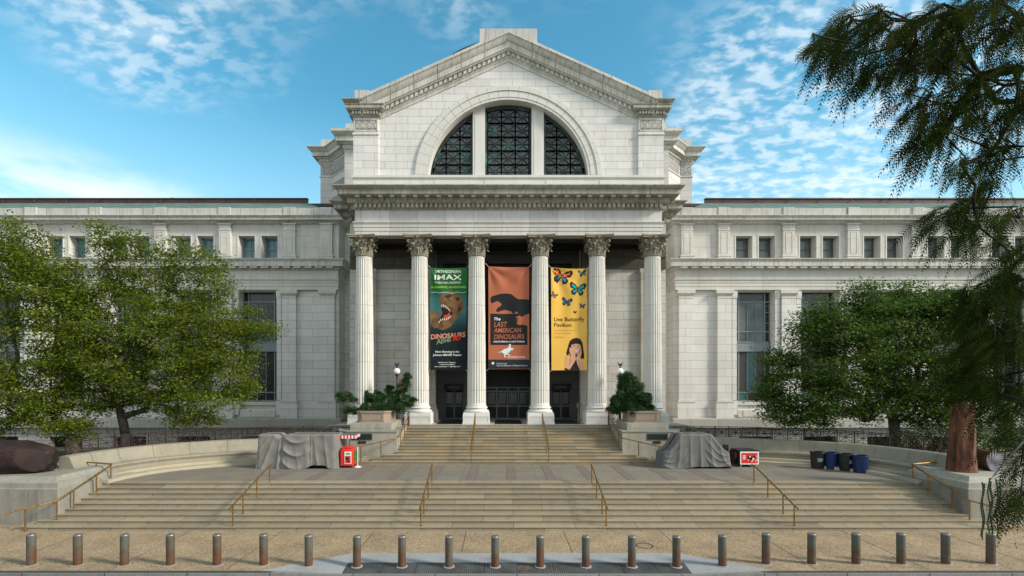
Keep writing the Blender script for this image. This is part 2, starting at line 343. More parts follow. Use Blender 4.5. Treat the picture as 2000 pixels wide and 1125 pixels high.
def verdigris():
    m, nt, b = mat_new('verdigris_bronze', 0.55, 0.4); N = nt.nodes.new; L = nt.links.new
    tc = N('ShaderNodeTexCoord'); nz = N('ShaderNodeTexNoise'); nz.inputs['Scale'].default_value = 1.1; nz.inputs['Detail'].default_value = 6
    L(tc.outputs['Object'], nz.inputs[0]); rp = N('ShaderNodeValToRGB'); e = rp.color_ramp.elements
    e[0].position = 0.52; e[0].color = (0.018,0.026,0.026,1); e[1].position = 0.78; e[1].color = (0.06,0.22,0.17,1)
    L(nz.outputs[0], rp.inputs[0]); L(rp.outputs[0], b.inputs['Base Color']); return m
m_verd = verdigris()
def glass(name, col, rough=0.08, sc=0.5):
    m, nt, b = mat_new(name, rough, 0.6); N = nt.nodes.new; L = nt.links.new
    tc = N('ShaderNodeTexCoord'); nz = N('ShaderNodeTexNoise'); nz.inputs['Scale'].default_value = sc; nz.inputs['Detail'].default_value = 3  # colour noise on the panes, painted in place of reflected trees
    L(tc.outputs['Object'], nz.inputs[0]); rp = N('ShaderNodeValToRGB'); rp.color_ramp.elements[0].position = 0.35; rp.color_ramp.elements[1].position = 0.65
    rp.color_ramp.elements[0].color = (*[c*0.55 for c in col],1); rp.color_ramp.elements[1].color = (*[min(1,c*1.35) for c in col],1)
    L(nz.outputs[0], rp.inputs[0]); L(rp.outputs[0], b.inputs['Base Color']); return m
m_glass_dark = glass('dark_glass', (0.014,0.017,0.018), 0.2)
m_glass_arch = glass('arched_window_glass', (0.125,0.14,0.142), 0.4)
m_glass_teal = glass('blue_shaded_glass', (0.07,0.19,0.22), 0.12)
m_glass_grey = glass('grey_shaded_glass', (0.13,0.15,0.15), 0.12)
m_frame = plain('grey_window_frame', (0.20,0.24,0.25), 0.5, metal=0.1, var=0.12)
m_frame_w = plain('dark_sash_frame', (0.09,0.10,0.10), 0.5, var=0.2)
m_slate = stone('green_slate', (0.13,0.205,0.18), (0.10,0.165,0.145), 0.55, 0.22, mortar=(0.05,0.07,0.065), ms=0.012, stain=0.3, stain_col=(0.07,0.08,0.07))
m_copper = plain('brown_copper', (0.055,0.032,0.030), 0.55, metal=0.2, var=0.25, scale=1.5)
m_domec = plain('dark_dome_copper', (0.03,0.035,0.035), 0.6, var=0.2)
m_shade_dirt = stone('shaded_dirty_frieze', (0.11,0.10,0.08), (0.07,0.065,0.05), 2.3, 0.585, mortar=(0.05,0.05,0.04), zoff=3.08, stain=0.7, stain_col=(0.04,0.035,0.03), streak=0.6)  # real dirt and stains, plus porch shade put into the dark colour
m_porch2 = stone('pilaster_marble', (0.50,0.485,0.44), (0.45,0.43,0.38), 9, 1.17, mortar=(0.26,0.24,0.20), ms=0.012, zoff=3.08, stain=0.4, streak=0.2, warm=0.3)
m_doorwall = stone('shaded_door_wall_marble', (0.10,0.10,0.097), (0.08,0.08,0.077), 1.3, 0.585, mortar=(0.05,0.05,0.05), ms=0.016, zoff=3.08, stain=0.4, stain_col=(0.05,0.05,0.045))  # marble toned down, deep porch shade painted into its colour
m_vouss = stone('arch_marble', (0.66,0.655,0.62), (0.60,0.595,0.55), stain=0.30, stain_col=(0.34,0.32,0.22), streak=0.1)
m_jointg = plain('grey_joint', (0.30,0.29,0.26), 0.9)
m_rear = stone('rear_marble', (0.56,0.555,0.54), (0.50,0.495,0.48), 2.6, 0.70, mortar=(0.28,0.27,0.25), ms=0.014, zoff=26.6, stain=0.25, streak=0.12)
m_wing_plain = stone('wing_plain_marble', (0.62,0.61,0.56), (0.56,0.55,0.50), 2.9, 9.0, mortar=(0.34,0.33,0.29), ms=0.012, zoff=10.0, stain=0.25, streak=0.15, warm=0.15)
m_base = stone('basement_granite', (0.38,0.375,0.345), (0.32,0.315,0.29), 1.6, 0.62, mortar=(0.14,0.13,0.12), ms=0.025, zoff=0, stain=0.35, streak=0.3)
m_blind = plain('pale_blind', (0.11,0.14,0.14), 0.3, var=0.35, scale=0.9)
m_blind_teal = plain('teal_blind', (0.045,0.13,0.13), 0.3, var=0.08)
m_blind_dk = plain('brown_grey_blind', (0.055,0.055,0.05), 0.4, var=0.1)
m_blind_b = plain('slate_blue_blind', (0.045,0.07,0.08), 0.3, var=0.3, scale=0.9)
# ================================================================== GROUND, KERB, ROAD
def ground_at():
    g = MB()
    X = 70.0
    # sidewalk sheet with the kerb ramp cut out of it (z = 0)
    yk = 15.80
    g.poly([(-X,yk,0),(-8.2,yk,0),(-5.7,17.43,0),(-5.7,21.5,0),(-X,21.5,0)])
    g.poly([(8.2,yk,0),(X,yk,0),(X,21.5,0),(5.7,21.5,0),(5.7,17.43,0)])
    g.poly([(-5.7,17.43,0),(5.7,17.43,0),(5.7,21.5,0),(-5.7,21.5,0)])
    struct(g.build('sidewalk', m_agg))
    r = MB()
    r.poly([(-5.7,17.43,0),(5.7,17.43,0),(5.62,16.64,-0.045),(-5.62,16.64,-0.045)])
    r.poly([(-8.2,15.80,0),(-5.58,15.80,-0.095),(-5.62,16.64,-0.045),(-5.7,17.43,0)])
    r.poly([(5.58,15.80,-0.095),(8.2,15.80,0),(5.7,17.43,0),(5.62,16.64,-0.045)])
    struct(r.build('kerb_ramp', m_concrete))
    t = MB(); t.poly([(-5.62,16.64,-0.045),(5.62,16.64,-0.045),(5.58,15.80,-0.095),(-5.58,15.80,-0.095)])
    struct(t.build('tactile_paving', m_tact))
    ap = MB(); ap.poly([(0.02,16.0,-0.072),(0.55,16.0,-0.072),(0.55,16.42,-0.047),(0.02,16.42,-0.047)]); struct(ap.build('access_plate', plain('brown_plate',(0.09,0.065,0.05),.7,var=.3)))
    k = MB()
    for s in (-1, 1):
        k.prism_x([(15.80,0),(15.66,-0.006),(15.645,-0.03),(15.64,-0.30),(15.80,-0.30)], s*8.2, s*X)
        k.add([(s*8.2,15.80,0),(s*8.2,15.66,-0.006),(s*5.58,15.80,-0.095),(s*5.58,15.66,-0.105),(s*8.2,15.64,-0.3),(s*5.58,15.64,-0.3)],
              [(0,1,3,2),(1,4,5,3)])
    k.box(-5.58,5.58,15.64,15.80,-0.3,-0.098)
    struct(k.build('kerb', m_kerb))
    a = MB(); a.poly([(-300,-200,-0.14),(300,-200,-0.14),(300,15.7,-0.14),(-300,15.7,-0.14)]); struct(a.build('road', m_asphalt))
    e = MB(); e.poly([(-300,21.4,-0.02),(300,21.4,-0.02),(300,900,-0.02),(-300,900,-0.02)]); 
    struct(e.build('ground', m_soil))
    j = MB()
    for (x0,y0,x1,y1) in ((-1.9,20,-1.9,17.45),(2.0,20,2.0,17.45),(-5.6,20,-5.6,17.5),(5.9,20,5.9,17.5),(9.6,20,9.6,15.9),(-9.3,20,-9.3,15.9),(13.2,20,13.2,15.9),(-13,20,-13,15.9),(17,20,17,15.9),(-17,20,-17,15.9)):
        j.poly([(x0-.018,y0,.004),(x0+.018,y0,.004),(x1+.018,y1,.004),(x1-.018,y1,.004)])
    struct(j.build('sidewalk_joints', m_joint))
def tactile():
    m, nt, b = mat_new('ribbed_plate', 0.6, 0.3); N = nt.nodes.new; L = nt.links.new
    b.inputs['Metallic'].default_value = 0.2
    tc = N('ShaderNodeTexCoord'); br = N('ShaderNodeTexBrick'); br.offset = 0.0
    br.inputs['Brick Width'].default_value = 0.067; br.inputs['Row Height'].default_value = 0.84; br.inputs['Mortar Size'].default_value = 0.013; br.inputs['Scale'].default_value = 1
    mp = N('ShaderNodeMapping'); mp.inputs['Location'].default_value = (10, -15.8+16.8, 0); L(tc.outputs['Object'], mp.inputs[0]); L(mp.outputs[0], br.inputs[0])
    br.inputs['Color1'].default_value = (0.12,0.125,0.12,1); br.inputs['Color2'].default_value = (0.105,0.11,0.105,1); br.inputs['Mortar'].default_value = (0.05,0.052,0.05,1)
    b2 = N('ShaderNodeTexBrick'); b2.offset = 0; b2.inputs['Brick Width'].default_value = 1.12; b2.inputs['Row Height'].default_value = 2; b2.inputs['Mortar Size'].default_value = 0.012; b2.inputs['Scale'].default_value = 1
    b2.inputs['Color1'].default_value = (1,1,1,1); b2.inputs['Color2'].default_value = (.8,.8,.8,1); b2.inputs['Mortar'].default_value = (.3,.3,.3,1)
    L(mp.outputs[0], b2.inputs[0])
    nz = N('ShaderNodeTexNoise'); nz.inputs['Scale'].default_value = 1.5; nz.inputs['Detail'].default_value = 8; L(tc.outputs['Object'], nz.inputs[0])
    r = N('ShaderNodeMapRange'); r.inputs[1].default_value = .3; r.inputs[2].default_value = .7; r.inputs[3].default_value = .65; r.inputs[4].default_value = 1.25; L(nz.outputs[0], r.inputs[0])
    mx = N('ShaderNodeMix'); mx.data_type = 'RGBA'; mx.blend_type = 'MULTIPLY'; mx.inputs[0].default_value = 1; L(br.outputs[0], mx.inputs[6]); L(b2.outputs[0], mx.inputs[7])
    vm = N('ShaderNodeVectorMath'); vm.operation = 'SCALE'; L(mx.outputs[2], vm.inputs[0]); L(r.outputs[0], vm.inputs['Scale']); L(vm.outputs[0], b.inputs['Base Color'])
    bp = N('ShaderNodeBump'); bp.inputs['Distance'].default_value = 0.01; bp.invert = True; L(br.outputs[1], bp.inputs['Height']); L(bp.outputs[0], b.inputs['Normal'])
    return m
m_tact = tactile()
m_soil = plain('planted_ground', (0.055,0.06,0.03), 0.95, var=0.3, scale=1.5, col2=(0.10,0.085,0.055))
ground_at()

# ================================================================== STEPS AND PLAZA
R_, T_ = 0.14, 0.4
def stair_prism(mb, n0, n1, Y0, Z0, x0, x1, yback):
    pts = []
    for n in range(n0, n1+1):
        y = Y0+T_*(n-1); zb = Z0+R_*(n-1); zt = Z0+R_*n
        pts += [(y+0.025, zb), (y+0.025, zt-0.035), (y, zt-0.03), (y+0.004, zt-0.004), (y+0.012, zt)]
    pts += [(yback, Z0+R_*n1), (yback, Z0+R_*(n0-1))]
    mb.prism_x(pts, x0, x1)
ls = MB(); stair_prism(ls, 1, 9, 20.0, 0.0, -19.13, 19.13, 23.9)
for s in (-1, 1):
    a, b_ = sorted((s*19.13, s*20.15)); stair_prism(ls, 1, 1, 20.0, 0.0, a, b_, 20.86)
    a, b_ = sorted((s*19.13, s*19.62)); stair_prism(ls, 1, 1, 20.4, 0.14, a, b_, 20.85)
struct(ls.build('lower_stairs', m_step))
# exedra outline (right half), going outwards-front -> centre-back
EX = [(18.85,23.2),(18.85,23.9),(18.72,24.7),(18.45,25.5),(17.95,26.3),(17.2,27.0),(16.2,27.7),(15.0,28.25),(13.6,28.7),(12.0,29.0),(10.4,29.15),(8.6,29.2)]
def catmull(P, k=4):
    out = []
    for i in range(len(P)-1):
        p0 = P[max(i-1,0)]; p1 = P[i]; p2 = P[i+1]; p3 = P[min(i+2,len(P)-1)]
        for j in range(k):
            t = j/k
            out.append(tuple(0.5*((2*p1[c])+(-p0[c]+p2[c])*t+(2*p0[c]-5*p1[c]+4*p2[c]-p3[c])*t*t+(-p0[c]+3*p1[c]-3*p2[c]+p3[c])*t**3) for c in (0,1)))
    return out+[P[-1]]
EXS = catmull(EX)
def offset_path(P, d):
    out = []
    for i in range(len(P)):
        a = Vector(P[max(i-1,0)]); b = Vector(P[min(i+1,len(P)-1)]); t = (b-a).normalized(); n = Vector((t.y,-t.x))   # right-hand side
        out.append((P[i][0]+n.x*d, P[i][1]+n.y*d))
    return out
pl = MB()
ring = EXS + [(-x,y) for x,y in reversed(EXS)]
ring = offset_path(EXS, 0.35) + [(-x,y) for x,y in reversed(offset_path(EXS, 0.35))]
pl.add([(-19.1,23.22,1.256)]+[(x,max(y,23.22),1.256) for x,y in reversed(ring)]+[(19.1,23.22,1.256)], [tuple(range(len(ring)+2))])
struct(pl.build('plaza', m_plaza))
sp_ = MB()
for i in range(-6, 7):
    x = i*1.95
    for w in (0,):
        sp_.box(x-0.20, x+0.20, 23.95, 28.2, 1.2, 1.260)
        for e in (-0.20, 0.20): pass
struct(sp_.build('plaza_stripes', m_stripe))
jn = MB()
for i in range(-6, 7):
    for e in (-0.21, 0.21): jn.box(i*1.95+e-0.012, i*1.95+e+0.012, 23.95, 28.2, 1.2, 1.262)
jn.box(-18.2,18.2,23.90,23.93,1.2,1.262)
struct(jn.build('plaza_joints', m_joint))
# upper flight
us = MB(); stair_prism(us, 1, 13, 28.4, 1.26, -6.76, 6.76, 33.6)
for s in (-1, 1):
    for n, hw in ((1,8.75),(2,8.05),(3,7.45)):
        a, b_ = sorted((s*6.76, s*hw)); stair_prism(us, 1, 1, 28.4+T_*(n-1), 1.26+R_*(n-1), a, b_, 29.80)
struct(us.build('upper_stairs', m_step2))
pf = MB(); pf.box(-11.8, 11.8, 33.22, 42, 2.2, 3.076); struct(pf.build('portico_floor', m_ped))

# ================================================================== EXEDRA BENCHES, with two steps under them
def bench(side):
    P = [(x*side, y) for x,y in EXS]
    if side > 0: P = P               # right: front->back, outward is on the right-hand side
    sgn = 1
    if side < 0: P = P[::-1]         # left: back->front
    # check that the right-hand side points away from the plaza centre
    nm = 'bench_wall'
    lab = ('long curved granite bench with scrolled end on the left side of the plaza, behind the grey draped carts', 'long curved granite bench on the right side of the plaza, behind the blue and black bins')[side > 0]
    base = thing(nm, lab, 'bench', (side*15, 28, 1.26), 'curved granite benches round the plaza')
    st = MB()
    st.sweep([(0.0,1.2),(0.0,1.41),(0.50,1.41),(0.50,1.55),(0.98,1.55)], P)
    st.build('bench_step', m_step_c, base)
    seat = MB()
    prof = [(0.98,1.5),(0.98,1.70),(0.93,1.76),(0.90,1.84),(0.92,1.90),(0.99,1.93),(1.42,1.90),(1.50,1.93),(1.60,2.02),(1.68,2.2),(1.76,2.42),(1.82,2.50),(1.92,2.53),(2.22,2.53),(2.26,2.50),(2.26,0.2)]
    seat.sweep(prof, P); o = seat.build('seat', m_bench, base, smooth='auto')
    # volute roll at the free end
    e = P[0] if side > 0 else P[-1]
    v = MB()
    cx = e[0]+side*0.97; v.tube([(cx, e[1]-0.10, 1.80),(cx, e[1]+0.02, 1.80)], 0.16, 16)
    v.tube([(cx, e[1]-0.14, 1.80),(cx, e[1]-0.09, 1.80)], 0.07, 12)
    v.build('scroll', m_bench, base, smooth='auto')
    jj = MB()
    Q = offset_path(P, 1.0); Q2 = offset_path(P, 2.24)
    for i in range(4, len(P)-2, 5):
        a = Vector(Q[i]); b = Vector(Q2[i]); d = (b-a).normalized(); n = Vector((d.y,-d.x))*0.008
        z = [(a+d*0.0, 1.56),(a+d*-0.025,1.72),(a+d*-0.105,1.84),(a+d*-0.06,1.92),(a+d*0.0,1.936),(a+d*0.42,1.906),(a+d*0.50,1.938),(a+d*0.595,2.03),(a+d*0.672,2.21),(a+d*0.752,2.43),(a+d*0.815,2.51),(a+d*0.92,2.537),(b,2.537)]
        vs = []; 
        for p,zz in z: vs += [(p.x-n.x, p.y-n.y, zz),(p.x+n.x, p.y+n.y, zz)]
        jj.add(vs, [(2*k,2*k+1,2*k+3,2*k+2) for k in range(len(z)-1)])
    jj.build('stone_joints', m_joint, base)
    return base
m_step_c = stone('bench_step_granite', (0.40,0.365,0.27), (0.34,0.305,0.22), stain=0.45, stain_col=(0.17,0.15,0.11), warm=0.2, fine=50, fine_amt=0.16)
bench(1); bench(-1)
# ground behind the benches
tb = MB()
for s in (-1, 1):
    P = [(x*s, y) for x,y in EXS]
    Q = offset_path(P, 2.0*s if s > 0 else -2.0)
    pts = [(q[0], q[1], 1.35) for q in Q]
    pts = pts + [(s*8.6, 33.4, 1.35), (s*75, 33.4, 1.35), (s*75, 23.2, 1.35)]
    tb.poly(pts)
struct(tb.build('terrace', m_soil))

# ================================================================== END PEDESTALS beside the lower steps
def end_pedestal(s):
    lab = ('grey streaked granite pedestal left of the lower steps, carrying the dark red boulder', 'grey granite pedestal right of the lower steps, carrying the petrified wood')[s > 0]
    t = thing('stone_pedestal', lab, 'pedestal', (s*21.5, 22, 0), 'granite pedestals at the ends of the lower steps')
    a, b_ = sorted((s*19.13, s*33.0)); m = MB(); m.box(a, b_, 20.86, 27.6, -0.1, 1.46)
    m.build('body', m_cheek, t)
    c = MB(); f = (lambda x: x*s)
    # moulded cap: plinth, cyma slope, flat top
    path = [(19.20,24.1),(19.20,20.93),(33,20.93)] if s > 0 else [(-33,20.93),(-19.20,20.93),(-19.20,24.1)]
    c.sweep([(0.0,1.44),(0.03,1.455),(0.03,1.50),(-0.05,1.52),(-0.05,1.72),(-0.12,1.74),(-0.20,1.77),(-0.30,1.83),(-0.38,1.90),(-0.42,1.945),(-0.50,1.95),(-3.0,1.952)] if s < 0 else
            [(0.0,1.44),(0.03,1.455),(0.03,1.50),(-0.05,1.52),(-0.05,1.72),(-0.12,1.74),(-0.20,1.77),(-0.30,1.83),(-0.38,1.90),(-0.42,1.945),(-0.50,1.95),(-3.0,1.952)], path)
    c.build('cap', m_ped if s > 0 else m_cheek2, t, smooth=False)
    if s < 0: pass
    return t
m_cheek2 = stone('cap_granite', (0.31,0.30,0.25), (0.24,0.23,0.195), stain=0.5, stain_col=(0.13,0.125,0.10), streak=0.35, fine=55, fine_amt=0.18, bsc=1.3)
end_pedestal(-1); end_pedestal(1)

# ================================================================== PLANTER PEDESTALS
def planter(s):
    w = 'left' if s < 0 else 'right'
    t = thing('planter_pedestal', 'stepped granite pedestal with bronze plaque under the '+('sprawling pine' if s < 0 else 'cone shaped pine')+', '+w+' of the upper steps', 'pedestal', (s*8.4, 31.3, 1.26), 'granite pedestals beside the upper steps')
    P = [(s*a, b) for a, b in ((6.76,29.75),(9.75,29.75),(10.25,30.1),(10.6,31.0),(10.6,37.2),(6.9,37.2),(6.76,33.2))]
    m = MB(); m.prism_z(P if s > 0 else P[::-1], 1.2, 2.98); m.build('body', m_ped, t)
    c = MB(); P2 = [(s*a, b) for a, b in ((6.72,29.70),(9.78,29.70),(10.3,30.06),(10.66,31.0),(10.66,37.2),(6.95,37.2),(6.72,33.2))]
    c.prism_z(P2 if s > 0 else P2[::-1], 2.982, 3.05); c.build('coping', m_cheek2, t)
    k = MB(); x0, x1 = sorted((s*7.2, s*9.72)); k.box(x0,x1,30.3,33.3,3.052,3.47)
    k.box(x0+.12,x1-.12,30.285,30.301,3.17,3.36)
    k.build('upper_block', m_ped, t, bevel=0.012)
    q = MB(); q.box(s*8.85-.62, s*8.85+.62, 29.715, 29.749, 2.52, 2.90); q.build('plaque_frame', m_verdp, t)
    q = MB(); q.box(s*8.85-.58, s*8.85+.58, 29.703, 29.714, 2.56, 2.86); q.build('plaque', m_plaque, t)
    q = MB(); q.box(s*8.82-.23, s*8.82+.23, 29.72, 29.749, 2.30, 2.45); q.build('small_plaque', m_brownp, t)
    # planter box
    pt = thing('stone_planter', 'pink granite planter box with chamfered corners holding the '+('sprawling pine' if s < 0 else 'cone shaped pine'), 'planter', (s*8.45, 31.9, 3.47), 'pink granite planters')
    def octo(i, z0, z1, mb):
        ch = 0.32
        a0, a1, b0, b1 = 7.42+i, 9.55-i, 30.75+i, 33.0-i
        P = [(a0+ch,b0),(a1-ch,b0),(a1,b0+ch),(a1,b1-ch),(a1-ch,b1),(a0+ch,b1),(a0,b1-ch),(a0,b0+ch)]
        P = [(s*x,y) for x,y in P]; mb.prism_z(P if s > 0 else P[::-1], z0, z1)
    b = MB(); octo(0, 3.472, 3.56, b); octo(0.05, 3.56, 4.08, b); octo(0.0, 4.08, 4.17, b); b.build('box', m_planter, pt)
    pn = MB(); x0, x1 = sorted((s*7.85, s*9.13))
    for (a,bx,c0,c1) in ((x0,x1,3.60,3.63),(x0,x1,4.02,4.05),(x0,x0+.03,3.63,4.02),(x1-.03,x1,3.63,4.02)): pn.box(a,bx,30.775,30.802,c0,c1)
    pn.build('panel_moulding', m_planter, pt)
    so = MB(); octo(0.12, 4.10, 4.19, so); so.build('soil', m_soil, pt)
m_verdp = plain('green_bronze', (0.06,0.09,0.08), 0.5, metal=0.3, var=0.3)
m_plaque = plain('bronze_plaque', (0.022,0.035,0.034), 0.45, metal=0.4, var=0.25, scale=14)
m_brownp = plain('brown_plaque', (0.06,0.03,0.022), 0.5, metal=0.3, var=0.25)
planter(-1); planter(1)
# side ledges between planter pedestals and the wings
for s in (-1, 1):
    t = thing('area_wall', 'low granite wall with pale coping between '+('left' if s<0 else 'right')+' planter pedestal and museum wing', 'wall', (s*11.6, 35, 1.26), 'low walls beside the planter pedestals')
    a, b_ = sorted((s*10.7, s*12.3)); m = MB(); m.box(a,b_,33.4,37.2,1.2,2.84); m.build('body', m_cheek, t)
    a, b_ = sorted((s*10.68, s*12.5)); m = MB(); m.box(a,b_,33.25,37.2,2.842,2.96); m.build('coping', m_cheek2, t)
# ================================================================== THE MUSEUM
mus = thing('museum', 'white marble neoclassical museum with pediment, columned portico and long side wings', 'museum', (0, 36, 3.08))
def part(mb, name, mat, smooth=False, bevel=0, parent=None, halves=False):
    if halves:                          # one object left of the axis, one right of it
        for sg in (-1, 1):
            h = MB(); h.v = mb.v; h.f = [f for f in mb.f if sum(mb.v[i][0] for i in f)*sg > 0]
            used = sorted({i for f in h.f for i in f}); mp = {i: k for k, i in enumerate(used)}
            h.v = [mb.v[i] for i in used]; h.f = [tuple(mp[i] for i in f) for f in h.f]; part(h, name, mat, smooth, bevel, parent)
        return
    p = parent or mus
    o = mb.build(name, mat, p, smooth, bevel)
    return o
# --- portico column (shaft + plinth, base, capital)
ZF = 3.08
def shaft_mesh():
    n = 144; zs = [4.36,4.40,4.46,4.54,4.65,6.5,8.4,10.3,12.2,13.6,14.3,14.5,14.60,14.66,14.70,14.76]
    V = []; 
    for z in zs:
        t = (z-4.36)/(14.76-4.36); r = 0.655-0.105*t-0.02*math.sin(PI*t)*-1.0
        d = 1.0
        if z < 4.54: d = max(0, (z-4.42)/0.12)
        if z > 14.5: d = max(0, (14.68-z)/0.18) if z < 14.68 else 0
        if z <= 4.40: r += 0.03*(4.42-z)/0.06
        d = min(1, d)
        for i in range(n):
            a = 2*PI*i/n; u = (i % 6)/6.0
            g = 0 if u == 0 else math.sin(PI*u)**0.7
            if u == 1/6.0 or u == 5/6.0: g *= 0.85
            V.append(((r-0.052*g*d)*math.cos(a+PI/24), (r-0.052*g*d)*math.sin(a+PI/24), z-ZF))
    F = [(k*n+i, k*n+(i+1)%n, (k+1)*n+(i+1)%n, (k+1)*n+i) for k in range(len(zs)-1) for i in range(n)]
    m = MB(); m.add(V, F); return m
def acanthus(mb, ang, z0, h, r0, w, curl=0.28):
    nu, nv = 6, 9; vs = []
    for j in range(nv+1):
        s = j/nv
        if s < 0.72: r = r0+0.02+0.10*s*s; z = z0+h*s/0.80
        else:
            q = (s-0.72)/0.28; a = q*PI*0.95
            r = r0+0.07+curl*0.55*(1-math.cos(a))*0.9+0.0; z = z0+h*0.9+curl*0.32*math.sin(a)-curl*0.30*q*q
        hw = w*(0.50+0.5*math.sin(PI*min(1,(s*0.85+0.18))))*(1+0.16*math.cos(j*PI))*(1.0 if s < 0.9 else 0.6)
        for i in range(nu+1):
            u = (i/nu-0.5)*2
            rr = r-0.045*u*u+0.02*math.cos(u*PI*3)
            t = ang+u*hw/(rr+0.1)
            vs.append((rr*math.cos(t), rr*math.sin(t), z-0.03*abs(u)**2*h*0.6))
    fs = [(j*(nu+1)+i, j*(nu+1)+i+1, (j+1)*(nu+1)+i+1, (j+1)*(nu+1)+i) for j in range(nv) for i in range(nu)]
    mb.add(vs, fs)
def capital_mesh():
    m = MB(); zc = 14.76-ZF
    m.lathe([(0.56,zc-0.03),(0.615,zc),(0.625,zc+0.03),(0.60,zc+0.06),(0.545,zc+0.075),(0.55,zc+0.5),(0.60,zc+0.85),(0.70,zc+1.12),(0.78,zc+1.17),(0.78,zc+1.20)], 48)
    for i in range(8): acanthus(m, 2*PI*i/8+PI/8*0+0.0, zc+0.06, 0.44, 0.56, 0.20, 0.26)
    for i in range(8): acanthus(m, 2*PI*i/8+PI/8, zc+0.10, 0.76, 0.57, 0.17, 0.30)
    # helices and corner volutes
    for k in range(4):
        a = PI/4+k*PI/2
        for w in (-0.05, 0.05):
            pts = []; rs = []
            for t in range(6):
                q = t/5; pts.append((0.60+0.24*q+0.05*q*q, zc+0.62+0.42*q)); rs.append(0.05)
            for t in range(15):
                th = 2.2-t*0.55; rr = 0.135*(1-t/17.0); pts.append((0.93+rr*math.cos(th), zc+0.96+rr*math.sin(th))); rs.append(0.043*(1-t/24))
            ca, sa = math.cos(a), math.sin(a)
            m.tube([(r*ca-w*sa, r*sa+w*ca, z) for r,z in pts], rs, 6)
        acanthus(m, a, zc+0.58, 0.42, 0.64, 0.10, 0.22)
        b = k*PI/2; cb, sb = math.cos(b), math.sin(b)
        for sg in (-1, 1):   # inner helices either side of the centre
            pts = [(sg*0.30, zc+0.60),(sg*0.24, zc+0.78),(sg*0.17,zc+0.92)]
            for t in range(12):
                th = (PI*0.8)-t*0.5; rr = 0.085*(1-t/15.0); pts.append((sg*(0.115+rr*math.cos(th)*1.0), zc+0.95+rr*math.sin(th)))
            m.tube([(0.72*cb-x*sb, 0.72*sb+x*cb, z) for x,z in pts], 0.028, 5)
        # fleuron
        cx, cy = 0.86*cb, 0.86*sb
        for j in range(8):
            t = 2*PI*j/8; m.tube([(cx, cy, zc+1.25),(cx-0.11*math.cos(t)*sb+0.05*cb, cy+0.11*math.cos(t)*cb+0.05*sb, zc+1.25+0.11*math.sin(t))], (0.045,0.03), 5)
    # abacus with concave sides
    def ab(z, k, off=0.0):
        P = []
        for q in range(4):
            for j in range(9):
                t = (j/8-0.5)*2; x = 0.93*k*t*0.98; y = (0.80+0.15*t*t)*k+off
                a = q*PI/2; P.append((x*math.cos(a)+y*math.sin(a), -x*math.sin(a)+y*math.cos(a), z))
        return P
    R = [ab(zc+1.20,0.98), ab(zc+1.26,0.98), ab(zc+1.285,1.03), ab(zc+1.33,1.05), ab(zc+1.40,1.05)]
    n = len(R[0]); m.add(sum(R, []), [tuple(range(n-1,-1,-1)), tuple(range(4*n,5*n))]+[(k*n+i, k*n+(i+1)%n, (k+1)*n+(i+1)%n, (k+1)*n+i) for k in range(4) for i in range(n)])
    return m
def base_mesh():
    m = MB()
    prof = [(0.82,3.86)]
    for t in range(9): a = -PI/2+PI*t/8; prof.append((0.79+0.075*math.cos(a), 3.945+0.08*math.sin(a)))
    prof += [(0.76,4.03),(0.72,4.06),(0.70,4.09),(0.715,4.12),(0.745,4.14)]
    for t in range(7): a = -PI/2+PI*t/6; prof.append((0.72+0.055*math.cos(a), 4.20+0.05*math.sin(a)))
    prof += [(0.70,4.255),(0.70,4.29),(0.68,4.31)]
    for t in range(4): prof.append((0.68-0.0*t, 4.32+0.015*t))
    prof += [(0.66,4.37)]
    m.lathe([(r,z-ZF) for r,z in prof], 48); return m
def plinth_mesh():
    m = MB(); h = 0.93
    m.box(-h,h,-h,h,0,0.13); m.box(-h+.03,h-.03,-h+.03,h-.03,0.13,0.60); m.frustum(-h+.03,h-.03,-h+.03,h-.03,0.60,-h+.06,h-.06,-h+.06,h-.06,0.79)
    for sy in (-1,):   # raised frame of the sunk panel
        y0 = -h+.012; y1 = -h+.031
        m.box(-h+.03,h-.03,y0,y1,0.50,0.60); m.box(-h+.03,-h+.12,y0,y1,0.132,0.50); m.box(h-.12,h-.03,y0,y1,0.132,0.50)
    return m
pm = {}
COLX = (-10.15,-6.25,-2.235,2.235,6.25,10.15)
protoc = None
for i, x in enumerate(COLX):
    if protoc is None:
        c0 = shaft_mesh().build('portico_column', m_shaft, None, smooth=False)
        c0.parent = mus; c0.location = (x, 35-36, 0)
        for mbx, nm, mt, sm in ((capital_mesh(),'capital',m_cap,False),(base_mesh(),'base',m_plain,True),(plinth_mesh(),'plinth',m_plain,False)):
            o = mbx.build(nm, mt, None, sm); o.parent = c0; o.location = (0,0,0)
        protoc = c0
    else:
        c = protoc.copy(); COL.objects.link(c); c.location = (x, -1, 0)
        for ch in list(protoc.children):
            d = ch.copy(); COL.objects.link(d); d.parent = c
